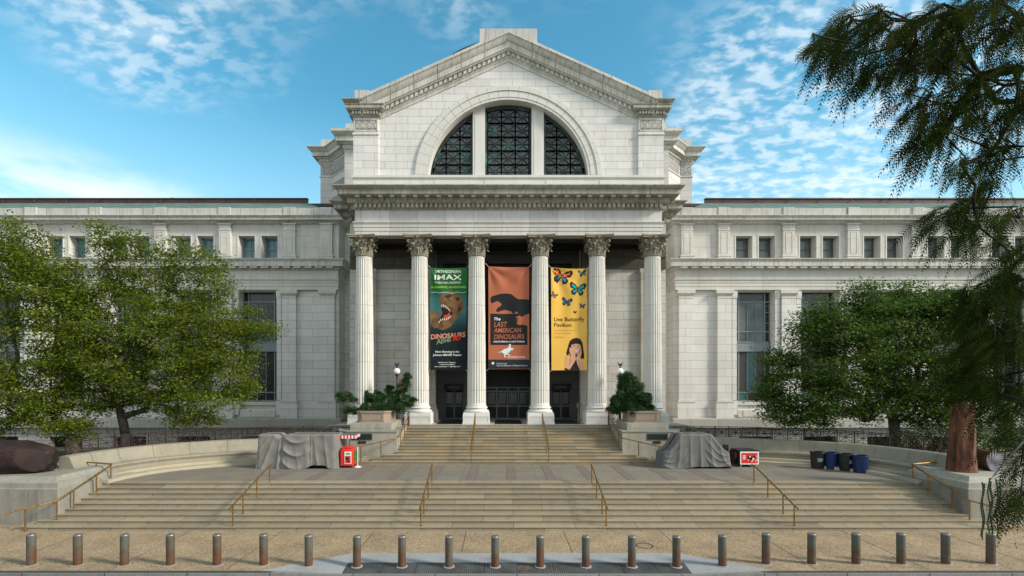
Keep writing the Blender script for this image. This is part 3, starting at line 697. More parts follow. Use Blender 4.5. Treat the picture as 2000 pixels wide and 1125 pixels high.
# --- porch walls, responds, doors, ceiling
pw = MB()
for s in (-1, 1):
    a, b_ = sorted((s*5.55, s*11.85))
    pw.wall(a, b_, 3.08, 14.45, 37.3, 0.4, [])
    c = s*5.55; pw.add([(c,37.3,3.08),(c,38.6,3.08),(c,38.6,16.2),(c,37.3,16.2)], [(0,1,2,3)])
    c = s*11.85; pw.add([(c,37.3,1.0),(c,47,1.0),(c,47,16.2),(c,37.3,16.2)], [(0,1,2,3)])
    pw.add([(s*10.6,37.32,1.0),(s*11.85,37.32,1.0),(s*11.85,37.32,3.1),(s*10.6,37.32,3.1)], [(0,1,2,3)])
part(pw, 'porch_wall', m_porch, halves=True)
ph = MB()
for s in (-1, 1):
    a, b_ = sorted((s*5.55, s*11.85)); ph.box(a, b_, 37.26, 37.7, 14.45, 16.16); ph.box(a, b_, 37.16, 37.27, 14.45, 14.62)
    ph.box(a, b_, 37.2, 37.27, 15.3, 15.42)
part(ph, 'wall_frieze', m_shade_dirt, halves=True)
m_shade_dirt_ = None
for s in (-1, 1):
    for xc, w in ((10.45,0.62),(5.95,0.55)):
        x = s*xc; rs = MB()
        rs.box(x-w, x+w, 37.0, 37.32, 4.3, 14.44)
        for k in range(5):
            xx = x-w+0.13+k*(2*w-0.26)/4; rs.box(xx-0.045, xx+0.045, 36.965, 37.0, 4.5, 14.2)
        rs.box(x-w-.16, x+w+.16, 36.85, 37.33, 3.08, 3.86); rs.box(x-w-.12, x+w+.12, 36.88, 37.31, 3.86, 4.0); rs.box(x-w-.05, x+w+.05, 36.94, 37.31, 4.0, 4.15); rs.box(x-w-.08, x+w+.08, 36.92, 37.31, 4.15, 4.28)
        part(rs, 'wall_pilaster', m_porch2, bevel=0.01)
dw = MB()
dw.wall(-5.55, 5.55, 3.08, 16.2, 38.6, 0.5, [(-4.95,-3.4,3.08,5.85),(3.4,4.95,3.08,5.85),(-1.75,1.75,3.08,15.2),(-5.0,-3.2,7.6,15.2),(3.2,5.0,7.6,15.2)])
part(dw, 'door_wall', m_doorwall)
ce = MB(); ce.box(-10.6,10.6,34.9,38.7,16.18,16.3)
for x in (-8.2,-4.2,0,4.2,8.2): ce.box(x-1.3,x+1.3,35.4,35.7,15.95,16.17); ce.box(x-1.3,x+1.3,37.0,37.3,15.95,16.17)
for x in COLX: ce.box(x-.45,x+.45,35.3,38.6,15.8,16.17)
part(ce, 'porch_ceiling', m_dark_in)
def leafdoor(x0, x1, z1, name='door', n=2):
    t = MB(); t.box(x0, x1, 38.95, 39.0, 3.08, z1); d = part(t, name, m_bronze)
    f = MB()
    w = (x1-x0)/n
    for i in range(n+1): f.box(x0+i*w-.05, x0+i*w+.05, 38.88, 38.95, 3.08, z1)
    for z in (3.12, 4.1, 5.25, z1-.06): f.box(x0, x1, 38.89, 38.95, z-.05, z+.05)
    g = f.build('frame', m_frame_w, d); 
    g.location = (0,0,0)
    p = MB()
    for i in range(n): p.box(x0+i*w+.12, x0+(i+1)*w-.12, 38.93, 38.949, 4.25, 5.15)
    p.build('pane', m_glass_dark, d)
    for i in range(n):
        h = MB(); xx = x0+i*w+(w-.12 if i % 2 == 0 else .12); h.tube([(xx,38.84,4.0),(xx,38.84,4.5)], 0.02, 8); h.tube([(xx,38.84,4.05),(xx,38.9,4.05)],.015,6); h.tube([(xx,38.84,4.45),(xx,38.9,4.45)],.015,6)
        h.build('handle', m_brass, d)
    return d
leafdoor(-4.9,-3.45,5.3); leafdoor(3.45,4.9,5.3); leafdoor(-1.7,1.7,5.6,n=4)
for x0, x1 in ((-4.95,-3.4),(3.4,4.95)):
    s_ = MB(); s_.box(x0,x1,38.80,38.86,5.33,5.84); o = part(s_, 'door_sign', m_bronze)
    text_at = ((x0+x1)/2, 38.79, 5.47)
    TEXTS_DOOR = globals().setdefault('TEXTS_DOOR', []); TEXTS_DOOR.append((o, (x0+x1)/2))
tr = MB()
tr.box(-1.7,1.7,38.95,39.0,5.75,15.15)
for x in (-1.7,-0.85,0,0.85,1.7): tr.box(x-.05,x+.05,38.88,38.95,5.7,15.15)
for z in (5.7,7.2,8.7,10.2,11.7,13.2,15.1): tr.box(-1.7,1.7,38.87,38.95,z-.05,z+.05)
part(tr, 'transom_grille', m_bronze)
for s in (-1, 1):
    w = MB(); a, b_ = sorted((s*3.25, s*4.95)); w.box(a,b_,38.95,39.0,7.65,15.15)
    for k in range(4): w.box(a+k*(b_-a)/3-.04, a+k*(b_-a)/3+.04, 38.88,38.95,7.65,15.15)
    for z in (7.65,9.5,11.4,13.3,15.1): w.box(a,b_,38.87,38.95,z-.04,z+.04)
    part(w, 'porch_shade_panel', m_bronze)  # added dark bronze panels, standing in for the upper wall in shadow
bk = MB(); bk.box(-5.4,5.4,39.1,39.2,3.0,16.2); part(bk, 'lobby_backing', m_bronze)
# --- entablature
U = [(-11.85,47),(-11.85,37.3),(-10.65,37.3),(-10.65,34.45),(10.65,34.45),(10.65,37.3),(11.85,37.3),(11.85,47)]
ar = MB()
ar.sweep([(-0.9,16.16),(0.0,16.16),(0.0,16.44),(0.035,16.45),(0.035,16.70),(0.07,16.71),(0.07,16.90),(0.10,16.93),(0.13,17.0),(0.15,17.02),(0.15,17.08),(0.0,17.09)], U)
part(ar, 'architrave', m_frieze)
fr = MB(); fr.sweep([(0.0,17.09),(0.0,17.89)], U); part(fr, 'frieze', m_frieze)
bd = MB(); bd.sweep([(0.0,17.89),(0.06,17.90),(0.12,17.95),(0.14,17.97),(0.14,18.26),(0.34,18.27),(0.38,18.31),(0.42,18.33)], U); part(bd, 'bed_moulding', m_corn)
def along(path, spacing, e0=0.0):
    out = []
    for i in range(len(path)-1):
        a = Vector(path[i]); b = Vector(path[i+1]); L = (b-a).length; n = max(1, round(L/spacing)); d = (b-a).normalized()
        for k in range(n): out.append((a+d*((k+0.5)*L/n), d, i))
    return out
def blocks(mb, path, spacing, w, p0, p1, z0, z1):
    for p, d, i in along(path, spacing):
        n = Vector((d.y,-d.x)); c = [p+d*sx*w/2+n*q for sx, q in ((-1,p0),(1,p0),(1,p1),(-1,p1))]
        mb.add([(q.x,q.y,z0) for q in c]+[(q.x,q.y,z1) for q in c], [(0,1,2,3),(7,6,5,4),(0,4,5,1),(1,5,6,2),(2,6,7,3),(3,7,4,0)])
def off_path(path, p):
    m = MB(); m.sweep([(p,0),(p,1)], path); return [(v[0],v[1]) for v in m.v[::2]]
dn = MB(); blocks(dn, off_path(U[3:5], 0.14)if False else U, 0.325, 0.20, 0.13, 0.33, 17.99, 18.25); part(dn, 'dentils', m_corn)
cr = MB()
cr.sweep([(0.0,18.33),(0.42,18.33),(0.44,18.64),(0.90,18.66),(0.90,18.70),(0.94,18.70),(0.94,18.98),(0.98,18.985),(0.98,19.02),(1.02,19.03),(1.08,19.07),(1.15,19.14),(1.20,19.17),(1.20,19.24),(0.0,19.34)], U)
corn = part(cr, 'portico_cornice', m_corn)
# scrolled brackets (modillions) under the cornice
def bracket():
    prof = [(0.40,0.0),(0.86,0.0),(0.88,-0.05),(0.86,-0.13),(0.80,-0.17),(0.74,-0.15),(0.70,-0.12),(0.62,-0.16),(0.52,-0.27),(0.46,-0.31),(0.40,-0.31)]
    m = MB(); m.prism_x([(-y,z) for y,z in prof], -0.15, 0.15); return m
bproto = None; bm_ = bracket()
for p, d, i in along(U, 0.80):
    if i in (0, 6) : continue
    n = Vector((d.y,-d.x)); ang = math.atan2(n.y, n.x)+PI/2
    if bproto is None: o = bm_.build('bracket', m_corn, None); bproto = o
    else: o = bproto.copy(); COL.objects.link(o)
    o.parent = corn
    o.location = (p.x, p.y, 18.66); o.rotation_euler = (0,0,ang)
# egg-and-dart hint under the sima
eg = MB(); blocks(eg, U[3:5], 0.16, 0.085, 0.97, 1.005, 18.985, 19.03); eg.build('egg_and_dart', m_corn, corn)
# --- attic block with the arched window
AZ = 20.28; CZ = 20.04; RI = 5.56; RO = 6.50
at = MB()
def arc_pts(r, n=48, z_clip=AZ):
    a0 = math.asin((z_clip-CZ)/r); return [(r*math.cos(a0+(PI-2*a0)*i/n), CZ+r*math.sin(a0+(PI-2*a0)*i/n)) for i in range(n+1)]
HW = 9.0   # wall between the corner piers
SL = 0.449; AP = 29.86    # raking cornice top line: z = AP - SL*|x|
outer = [(-HW,AZ),(-HW,AP-1.0-SL*HW),(0,AP-1.0),(HW,AP-1.0-SL*HW),(HW,AZ)]
hole = arc_pts(RI)
loop = outer + hole      # one polygon that walks round the arch
loop = [(-HW,AZ)]+[(-HW,AP-1.0-SL*HW),(0,AP-1.0),(HW,AP-1.0-SL*HW),(HW,AZ)]+hole
tri = tessellate_polygon([[Vector((x,z,0)) for x,z in loop]])
at.add([(x,34.55,z) for x,z in loop], tri)
ov = arc_pts(RI); n = len(ov)
part(at, 'attic_wall', m_attic)
so = MB(); so.add([(x,34.52,z) for x,z in ov]+[(x,35.35,z) for x,z in ov], [(i,i+1,i+1+n,i+n) for i in range(n-1)])
part(so, 'arch_soffit', m_plain, smooth=True)
ab = MB()
for si in (-1, 1):
    a, b_ = sorted((si*9.0, si*10.75)); ab.box(a,b_,34.40,47,AZ,25.0)
    ab.box(a-.06 if si<0 else a-.03, b_+.03 if si<0 else b_+.06, 34.34,36.4,23.10,23.20)
part(ab, 'corner_pier', m_attic, halves=True)
av = MB()   # archivolt with three fasciae
def ring(mb, r0, r1, y, y2, m=64, r0z=None):
    a = arc_pts(r0, m); b = arc_pts(r1, m); k = m+1
    mb.add([(x,y,z) for x,z in a]+[(x,y,z) for x,z in b]+[(x,y2,z) for x,z in a]+[(x,y2,z) for x,z in b],
       [(i,i+k,i+1+k,i+1) for i in range(m)]+[(i,i+1,i+1+2*k,i+2*k) for i in range(m)]+[(i+k,i+3*k,i+1+3*k,i+1+k) for i in range(m)])
ring(av, 5.56, 5.72, 34.50, 34.56); ring(av, 5.735, 6.16, 34.47, 34.56); ring(av, 6.175, 6.50, 34.42, 34.56)
part(av, 'archivolt', m_vouss, smooth=False)
vj = MB()
for i in range(27):
    a = PI*(i+0.5)/27; c_, s_ = math.cos(a), math.sin(a)
    if CZ+5.6*s_ < AZ: continue
    for r0, r1, y in ((5.57,5.72,34.497),(5.735,6.16,34.467),(6.175,6.49,34.417)):
        w = 0.011; vj.add([(r0*c_-w*s_,y,CZ+r0*s_+w*c_),(r0*c_+w*s_,y,CZ+r0*s_-w*c_),(r1*c_+w*s_,y,CZ+r1*s_-w*c_),(r1*c_-w*s_,y,CZ+r1*s_+w*c_)], [(0,1,2,3)])
part(vj, 'arch_joints', m_jointg)
# window group: piers, glass, grille
for si in (-1, 1):
    m = MB(); a, b_ = sorted((si*1.64, si*2.50))
    m.box(a,b_,34.95,35.3,AZ,CZ+math.sqrt(5.5**2-1.64**2)+0.3)
    m.box(a+.16,b_-.16,34.925,34.951,AZ+.14,CZ+math.sqrt(5.5**2-2.5**2)-.28)
    part(m, 'window_pier', m_plain)
def grille_window(x0, x1):
    win = MB()
    def ztop(x): return CZ+math.sqrt(max(0.01, 5.42**2-x*x))
    k = 24; xs = [x0+(x1-x0)*i/k for i in range(k+1)]
    poly = [(x0,AZ)]+[(x, max(AZ+.01, ztop(x))) for x in xs]+[(x1,AZ)]
    win.add([(x,35.30,z) for x,z in poly], [tuple(range(len(poly)))])
    w = win.build('arched_window', m_glass_arch, mus)
    g = MB(); cs = 0.98
    def clip(p, q):        # clip segment into the light
        out = []; steps = 14
        pts = [(p[0]+(q[0]-p[0])*i/steps, p[1]+(q[1]-p[1])*i/steps) for i in range(steps+1)]
        ok = [x0+.02 <= a <= x1-.02 and AZ+.02 <= b <= ztop(a)-.06 for a, b in pts]
        i = 0
        while i <= steps:
            if ok[i]:
                j = i
                while j < steps and ok[j+1]: j += 1
                if j > i: out.append((pts[i], pts[j]))
                i = j+1
            else: i += 1
        return out
    import itertools
    segs = []
    for i in range(-6, 7):
        xc = i*cs
        if xc+cs/2 < x0-.1 or xc-cs/2 > x1+.1: continue
        for j in range(0, 6):
            z0 = AZ+0.12+j*cs; xa, xb = xc-cs/2, xc+cs/2; zc = z0+cs/2
            segs += [((xa,z0),(xb,z0),.085),((xa,z0),(xa,z0+cs),.085),((xb,z0),(xb,z0+cs),.085),((xa,z0+cs),(xb,z0+cs),.085),
                     ((xa,z0),(xb,z0+cs),.07),((xa,z0+cs),(xb,z0),.07),((xc,z0),(xc,z0+cs),.06),((xa,zc),(xb,zc),.06)]
    y = 35.22
    for p, q, wd in segs:
        for a, b in clip(p, q): g.bar((a[0],y if wd > .08 else y+.01,a[1]),(b[0],y if wd > .08 else y+.01,b[1]), wd, 0.07)
    for i in range(-6, 7):
        for j in range(0, 6):
            cx, cz = i*cs, AZ+.12+j*cs+cs/2
            if x0+.1 < cx < x1-.1 and cz < ztop(cx)-.15: g.tube([(cx,y-.06,cz),(cx,y,cz)], .06, 8)
    # border
    for a in range(k):
        p, q = (xs[a], ztop(xs[a])-.07), (xs[a+1], ztop(xs[a+1])-.07)
        if p[1] > AZ and q[1] > AZ: g.bar((p[0],y-.02,p[1]),(q[0],y-.02,q[1]),.17,.09)
    for xx in (x0+.07, x1-.07):
        if ztop(xx)-.1 > AZ+.1: g.bar((xx,y-.02,AZ),(xx,y-.02,ztop(xx)-.1),.15,.09)
    g.bar((x0,y-.02,AZ+.06),(x1,y-.02,AZ+.06),.12,.09)
    g.build('grille', m_verd, w)
grille_window(-1.64, 1.64); grille_window(2.50, 5.36); grille_window(-5.36, -2.50)
# base course of the attic
bc = MB()
AT = [(-10.75,47),(-10.75,34.40),(10.75,34.40),(10.75,47)]
bc.sweep([(-0.9,20.285),(0.10,20.28),(0.10,20.12),(0.04,20.10),(0.04,20.04),(0.0,20.03),(0.0,19.2)], AT)
part(bc, 'attic_base', m_plain)
for x0, x1 in ((-9.2,-6.3),(-5.1,-2.6),(-1.65,1.65),(2.6,5.1),(6.3,9.2)):
    bp_ = MB(); bp_.box(x0,x1,34.372,34.401,19.3,19.95); part(bp_, 'base_panel', m_plain)
# greek key panels
def key_panel(mb, cx, z0, w, h, n, y, d=0.03, ux=(1,0)):
    """square spirals as raised bars on a plane; ux = horizontal direction of the plane, y = (x,y) of its centre"""
    X0, Y0 = cx; nx, ny = ux[1], -ux[0]
    def rbar(u0, v0, u1, v1, t=0.055):
        u0, u1 = sorted((u0,u1)); v0, v1 = sorted((v0,v1)); u0 -= t/2; u1 += t/2; v0 -= t/2; v1 += t/2
        P = [(X0+ux[0]*u+nx*(q+0.0), Y0+ux[1]*u+ny*q, v) for q in (d,0) for u, v in ((u0,v0),(u1,v0),(u1,v1),(u0,v1))]
        mb.add(P, [(0,1,2,3),(0,4,5,1),(1,5,6,2),(2,6,7,3),(3,7,4,0)])
    rbar(-w/2,z0,w/2,z0); rbar(-w/2,z0+h,w/2,z0+h); rbar(-w/2,z0,-w/2,z0+h); rbar(w/2,z0,w/2,z0+h)
    cw = (w-0.16)/n
    for i in range(n):
        c = -w/2+0.08+cw*(i+.5); m_ = z0+h/2; a = min(cw*.43, h*.39); s = a/3.4
        pts = [(-a,-a),(-a,a),(a,a),(a,-a),(-a+s*1.3,-a),(-a+s*1.3,a-s*1.3),(a-s*1.3,a-s*1.3),(a-s*1.3,-a+s*1.3),(-a+s*2.7,-a+s*1.3),(-a+s*2.7,a-s*2.9)]
        for p, q in zip(pts[:-1], pts[1:]): rbar(c+p[0], m_+p[1], c+q[0], m_+q[1], min(.07, s*.7))
kp = MB()
kb = MB()
for si in (-1, 1): kb.box(si*9.875-.78, si*9.875+.78, 34.393, 34.5, 23.36, 24.16)
part(kb, 'fret_ground', m_corn, halves=True)
for si in (-1, 1): key_panel(kp, (si*9.875,34.40), 23.36, 1.56, 0.80, 3, None)
part(kp, 'key_fret', m_plain, halves=True)
# pier capitals (bed + dentils + corona) and the raking cornice
pc = MB(); pd = MB()
for si in (-1, 1):
    a, b_ = sorted((si*8.95, si*10.80))
    PP = [(a,36.0),(a,34.38),(b_,34.38),(b_,47)] if si > 0 else [(a,47),(a,34.38),(b_,34.38),(b_,36.0)]
    PPd = PP
    pc.sweep([(-.2,24.28),(0.0,24.28),(0.04,24.30),(0.06,24.36),(0.10,24.38),(0.12,24.40),(0.12,24.66),(0.26,24.67),(0.30,24.72),(0.34,24.76),(0.38,24.77),(0.38,24.98),(0.42,25.0),(0.44,25.06),(0.0,25.08)], PP)
    blocks(pd, PP[1:3] , 0.215, 0.12, 0.11, 0.25, 24.44, 24.64)
    blocks(pd, [PP[2],(PP[2][0],40)] if si > 0 else [(PP[1][0],40),PP[1]], 0.215, 0.12, 0.11, 0.25, 24.44, 24.64)
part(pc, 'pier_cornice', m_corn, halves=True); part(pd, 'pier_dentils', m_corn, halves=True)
rc = MB()
def rake(mb, prof, L, y=34.55, x_in=0.0):
    m = len(prof); vs = []
    for X in (-L, 0, L):
        for p, h in prof: vs.append((X, y-p, AP-SL*abs(X)+h))
    mb.add(vs, [(k, m+k, m+k+1, k+1) for k in range(m-1)]+[(m+k, 2*m+k, 2*m+k+1, m+k+1) for k in range(m-1)]+[tuple(range(m-1,-1,-1)), tuple(range(2*m,3*m))])
rake(rc, [(0.0,-1.62),(0.05,-1.60),(0.05,-1.40),(0.08,-1.38),(0.10,-1.32),(0.12,-1.30),(0.12,-0.98),(0.30,-0.96),(0.34,-0.90),(0.38,-0.86),(0.42,-0.85),(0.42,-0.46),(0.47,-0.44),(0.50,-0.40),(0.56,-0.32),(0.66,-0.12),(0.74,-0.06),(0.74,0.0),(0.0,0.10),(-0.4,0.1)], 10.2)
part(rc, 'raking_cornice', m_corn_clean)
rd = MB()
for i in range(-27, 28):
    x = i*0.335
    if abs(x) > 9.3: continue
    z = AP-SL*abs(x); w = .10; dz = SL*w*(1 if x >= 0 else -1)
    if i == 0: dz = 0
    for_ = [(x-w,34.32,z-1.24+dz),(x+w,34.32,z-1.24-dz),(x+w,34.32,z-1.0-dz),(x-w,34.32,z-1.0+dz)]
    rd.add(for_+[(a,34.45,c) for a,b,c in for_], [(0,1,2,3),(0,4,5,1),(1,5,6,2),(2,6,7,3),(3,7,4,0)])
part(rd, 'raking_dentils', m_corn_clean)
rj = MB()   # joints across the sima
for i in range(-6, 7):
    x = i*1.62+0.0
    if i == 0: continue
    z = AP-SL*abs(x)
    for (pa, ha), (pb, hb) in (((0.745,0.0),(0.745,-0.06)),((0.745,-0.06),(0.665,-0.12)),((0.665,-0.12),(0.565,-0.32)),((0.565,-0.32),(0.505,-0.40)),((0.43,-0.46),(0.43,-0.85))):
        rj.add([(x-.015,34.545-pa,z+ha),(x+.015,34.545-pa,z+ha),(x+.015,34.545-pb,z+hb),(x-.015,34.545-pb,z+hb)], [(0,1,2,3)])
part(rj, 'rake_joints', m_joint)
# horizontal cornice ends at the corners
ce_ = MB()
zt = 25.33
for si in (-1, 1):
    PP = [(10.0,34.42),(10.75,34.42),(10.75,47)] if si > 0 else [(-10.75,47),(-10.75,34.42),(-10.0,34.42)]
    ce_.sweep([(0.0,25.06),(0.40,25.06),(0.42,25.10),(0.50,25.16),(0.58,25.25),(0.62,25.27),(0.62,25.33),(0.0,25.36)], PP)
part(ce_, 'corner_cornice', m_corn, halves=True)
# parapet above the raking cornice
pr = MB()
za = lambda x: AP-SL*abs(x)+0.70
pr.prism_y([(-10.2,25.3),(-10.2,za(10.2)+.02),(-2.0,za(2.0)),(-2.0,30.62),(2.0,30.62),(2.0,za(2.0)),(10.2,za(10.2)+.02),(10.2,25.3),(0,AP-0.3)], 34.62, 35.6)
for si in (-1, 1):
    a, b_ = sorted((si*9.75, si*10.72)); pr.box(a,b_,34.60,37.5,25.34,26.32)
part(pr, 'gable_parapet', m_parapet)
gr_ = MB(); gr_.prism_y([(-10.4,25.2),(0,29.6),(10.4,25.2),(10.4,20),(-10.4,20)], 35.62, 47.4); part(gr_, 'attic_core', m_parapet)
# --- rear octagonal block with its cornice
OC = [(-18.7,62),(-18.7,50),(-17.5,50),(-15.0,47.5),(15.0,47.5),(17.5,50),(18.7,50),(18.7,62)]
ob = MB(); ob.sweep([(0,20),(0,28.05)], OC); part(ob, 'rear_block_wall', m_rear)
oc = MB(); oc.sweep([(0.0,26.55),(0.07,26.58),(0.07,26.68),(0.0,26.70)], OC)
oc.sweep([(0.0,27.85),(0.08,27.9),(0.10,28.0),(0.12,28.02),(0.12,28.32),(0.28,28.33),(0.34,28.42),(0.40,28.46),(0.62,28.47),(0.62,28.85),(0.68,28.87),(0.78,28.98),(0.95,29.16),(1.02,29.2),(1.02,29.28),(0.0,29.4)], OC)
occ = part(oc, 'rear_cornice', m_corn_clean)
od = MB(); blocks(od, OC, 0.32, 0.17, 0.11, 0.27, 28.06, 28.30); part(od, 'rear_dentils', m_corn_clean)
op = MB(); op.sweep([(-0.05,29.3),(-0.05,30.45),(-0.9,30.45)], [(-18.75,62),(-18.75,50.1),(-17.6,50.1)]); op.sweep([(-0.05,29.3),(-0.05,30.45),(-0.9,30.45)], [(17.6,50.1),(18.75,50.1),(18.75,62)])
op.sweep([(-0.25,29.3),(-0.25,30.3),(-0.9,30.3)], OC[2:6]); part(op, 'rear_parapet', m_parapet)
# pilaster strip with frets at the front corners of the rear block
ok = MB()
key_panel(ok, (-18.1,49.98), 26.85, 1.0, 0.9, 1, None); key_panel(ok, (18.1,49.98), 26.85, 1.0, 0.9, 1, None)
r2 = math.sqrt(.5)
key_panel(ok, (-16.25,48.73), 26.85, 3.0, 0.9, 4, None, ux=(r2,-r2)); key_panel(ok, (16.25,48.73), 26.85, 3.0, 0.9, 4, None, ux=(r2,r2))
part(ok, 'rear_key_fret', m_rear, halves=True)
fp = MB()
for si in (-1, 1):
    a, b_ = sorted((si*13.6, si*15.3)); fp.box(a,b_,46.9,47.6,20,29.2)
part(fp, 'rear_pilaster', m_rear, halves=True)
fc = MB()
for si in (-1, 1):
    a, b_ = sorted((si*12.6, si*15.32)); P = [(a,47.6),(a,46.88),(b_,46.88),(b_,47.6)]
    fc.sweep([(0.0,27.9),(0.10,28.0),(0.12,28.32),(0.28,28.33),(0.40,28.46),(0.62,28.47),(0.62,28.85),(0.78,28.98),(0.98,29.2),(0.98,29.45),(0.0,29.5)], P)
    fc.box(a+.1,b_-.1,46.95,48,29.5,30.4)
part(fc, 'rear_pilaster_cornice', m_corn_clean, halves=True)
dm = MB(); prof = [(13.5*math.cos(t), 32.35+13.6*math.sin(t)) for t in [0.0+i*(PI/2-0.02)/16 for i in range(17)]]
dm.lathe(prof, 96, 0, 62.0); part(dm, 'dome', m_domec, smooth=True)
# --- recess wall between portico block and wings
rw = MB()
for si in (-1, 1):
    a, b_ = sorted((si*11.8, si*16.0)); rw.wall(a, b_, 0.0, 21.7, 47.0, 0.2, [])
part(rw, 'recess_wall', m_wing, halves=True)

# ================================================================== WINGS
m_teal_blind = None
def wing(s):
    glass_small = m_glass_teal if s < 0 else m_glass_grey
    W0, W1 = 15.3, 54.0
    bays = [22.66+5.83*i for i in range(6)]
    pil = [16.25, 19.75]+[25.575+5.83*i for i in range(5)]
    def B(mb, name, mat, **k):
        if s < 0: mb.flipx()
        return mb.build(name, mat, k.get('parent', mus), k.get('smooth', False), k.get('bevel', 0))
    big = [(c-1.72, c+1.72, 3.55, 14.22) for c in bays]
    lw = MB(); lw.wall(W0, W1, 2.66, 14.32, 45.3, 0.9, big)
    lw.add([(W0,45.3,0),(W0,47,0),(W0,47,17),(W0,45.3,17)], [(0,1,2,3)])
    B(lw, 'wing_wall', m_wing)
    sm = [(c+o-.75, c+o+.75, 17.13, 19.28) for c in bays for o in (-1.04, 1.04)]
    uw = MB(); uw.wall(W0, W1, 17.0, 20.35, 45.25, 1.0, sm)
    uw.add([(W0,45.25,16.9),(W0,47,16.9),(W0,47,20.4),(W0,45.25,20.4)], [(0,1,2,3)])
    B(uw, 'upper_wall', m_wing_top)
    # flat architraves round the small windows, and a recessed outline
    for (a,b,c,d) in sm:
        ft = MB(); ft.box(a-.10,a-.002,45.215,45.249,c,d+.10); ft.box(b+.002,b+.10,45.215,45.249,c,d+.10); ft.box(a-.002,b+.002,45.215,45.249,d+.002,d+.10)
        B(ft, 'window_surround', m_plain)
    for (a,b,c,d) in sm:
        g = MB(); g.box(a,b,46.12,46.14,c,d); w = B(g, 'small_window', glass_small)
        f = MB(); mx = (a+b)/2
        for bx in ((a,a+.13,c,d),(b-.13,b,c,d),(a,b,c,c+.1),(a,b,d-.14,d),(a,b,(c+d)/2-.04,(c+d)/2+.04)): f.box(bx[0],bx[1],46.04,46.12,bx[2],bx[3])
        if s < 0: f.box(mx-.02,mx+.02,46.07,46.12,c,d)
        if s < 0: f.flipx()
        f.build('frame', m_frame_w if s > 0 else m_frame, w)
    # big windows
    for i, (a,b,c,d) in enumerate(big):
        g = MB(); g.box(a,b,46.04,46.06,c+.6,d); w = B(g, 'tall_window', m_glass_dark)
        f = MB(); y0, y1 = 45.93, 46.04
        cw = 0.52
        for x in (a+.05, a+cw, b-cw, b-.05): f.box(x-.05,x+.05,y0,y1,c+.6,d)
        ia, ib = a+cw, b-cw
        for k in (1, 2): f.box(ia+(ib-ia)*k/3-.025, ia+(ib-ia)*k/3+.025, y0+.03, y1, c+.6, d-.85)
        for z in (c+.68, d-.85, 10.62, 5.0): f.box(a,b,y0+.01,y1,z-.05,z+.05)
        for z in (13.0,12.4,11.4): 
            f.box(a,ia,y0+.03,y1,z-.03,z+.03); f.box(ib,b,y0+.03,y1,z-.03,z+.03)
        f.box(a,b,45.85,46.04,8.86,9.62); f.box(a,b,45.80,46.0,9.60,9.70); f.box(a,b,45.80,46.0,8.78,8.88)
        for x in (a+.28,(a+b)/2,b-.28): f.tube([(x,45.84,9.24),(x,45.80,9.24)], .15, 12); f.tube([(x,45.80,9.24),(x,45.77,9.24)], .06, 8)
        if s < 0: f.flipx()
        f.build('frame', m_frame, w)
        if s > 0 and i < 2:
            q = MB()
            for k in range(3):
                zt_ = 13.2 if True else 0; q.box(ia+(ib-ia)*k/3+.05, ia+(ib-ia)*(k+1)/3-.05, 46.025,46.039, 9.75, 13.3)
            q.build('blind', m_blind, w)
            q = MB(); q.box(ia+(ib-ia)/3+.03, ia+(ib-ia)*2/3-.03, 46.024,46.038, 5.05,8.75); q.box(ia+.03, ia+(ib-ia)/3-.03, 46.024,46.038, 4.3,4.93); q.build('teal_blind', m_blind_teal, w)
            q = MB(); q.box(ia+.03, ia+(ib-ia)/3-.03, 46.024,46.038, 5.05,8.75); q.box(ia+(ib-ia)*2/3+.03, ib-.03, 46.024,46.038, 5.05,8.75); q.build('grey_blind', m_blind_dk, w)
        if s < 0:
            q = MB(); q.box(-(b-cw-.03), -(a+cw+.03), 46.026,46.039, 9.75, 12.6) ; q.build('blind', m_blind_b, w)
    for (a,b,c,d) in big:
        si_ = MB(); si_.box(a-.02,b+.02,45.42,46.1,c+.3,c+.6); si_.box(a+.12,b-.12,45.18,45.3,2.75,3.42); si_.box(a+.55,b-.55,45.15,45.18,2.85,3.34)
        si_.box(a,b,45.6,46.1,c,c+.3)
        B(si_, 'window_sill', m_wing_plain, bevel=0.012)
    # inner jamb pilasters
    for (a,b,c,d) in big:
        for x0, x1 in ((a-.42,a-.02),(b+.02,b+.42)):
            jp = MB(); jp.box(x0,x1,45.14,45.3,4.3,13.6); jp.box(x0-.03,x1+.03,45.08,45.3,13.6,14.31); jp.box(x0-.03,x1+.03,45.06,45.3,3.0,4.25)
            B(jp, 'jamb_pilaster', m_wing)
    # main pilasters
    for c in pil:
        h = 0.64; pp = MB(); pcp = MB(); pb = MB()
        pp.box(c-h,c+h,45.0,45.3,4.32,13.55); pp.box(c-h-.14,c+h+.14,44.90,45.3,2.70,4.12)
        pb.box(c-h-.17,c+h+.17,44.86,45.3,4.12,4.20); pb.box(c-h-.08,c+h+.08,44.93,45.3,4.20,4.32)
        pcp.box(c-h-.03,c+h+.03,44.97,45.3,13.55,13.66); pcp.box(c-h,c+h,45.0,45.3,13.66,13.80); pcp.frustum(c-h-.02,c+h+.02,44.98,45.3,13.80,c-h-.14,c+h+.14,44.86,45.3,13.98); pcp.box(c-h-.16,c+h+.16,44.84,45.3,13.98,14.31)
        o = B(pp, 'pilaster', m_wing); B(pcp, 'capital', m_wing_plain, bevel=0.015, parent=o); B(pb, 'base_moulding', m_wing_plain, parent=o)
    # architrave/frieze/cornice between the storeys
    P = [(W0,47.2),(W0,45.02),(W1,45.02)]
    en = MB(); en.sweep([(-.3,14.32),(0.02,14.32),(0.02,14.62),(0.05,14.63),(0.05,14.95),(0.09,14.96),(0.09,15.15),(0.16,15.2),(0.18,15.30),(0.02,15.32),(0.02,16.08)], P)
    B(en, 'wing_architrave', m_wing_plain)
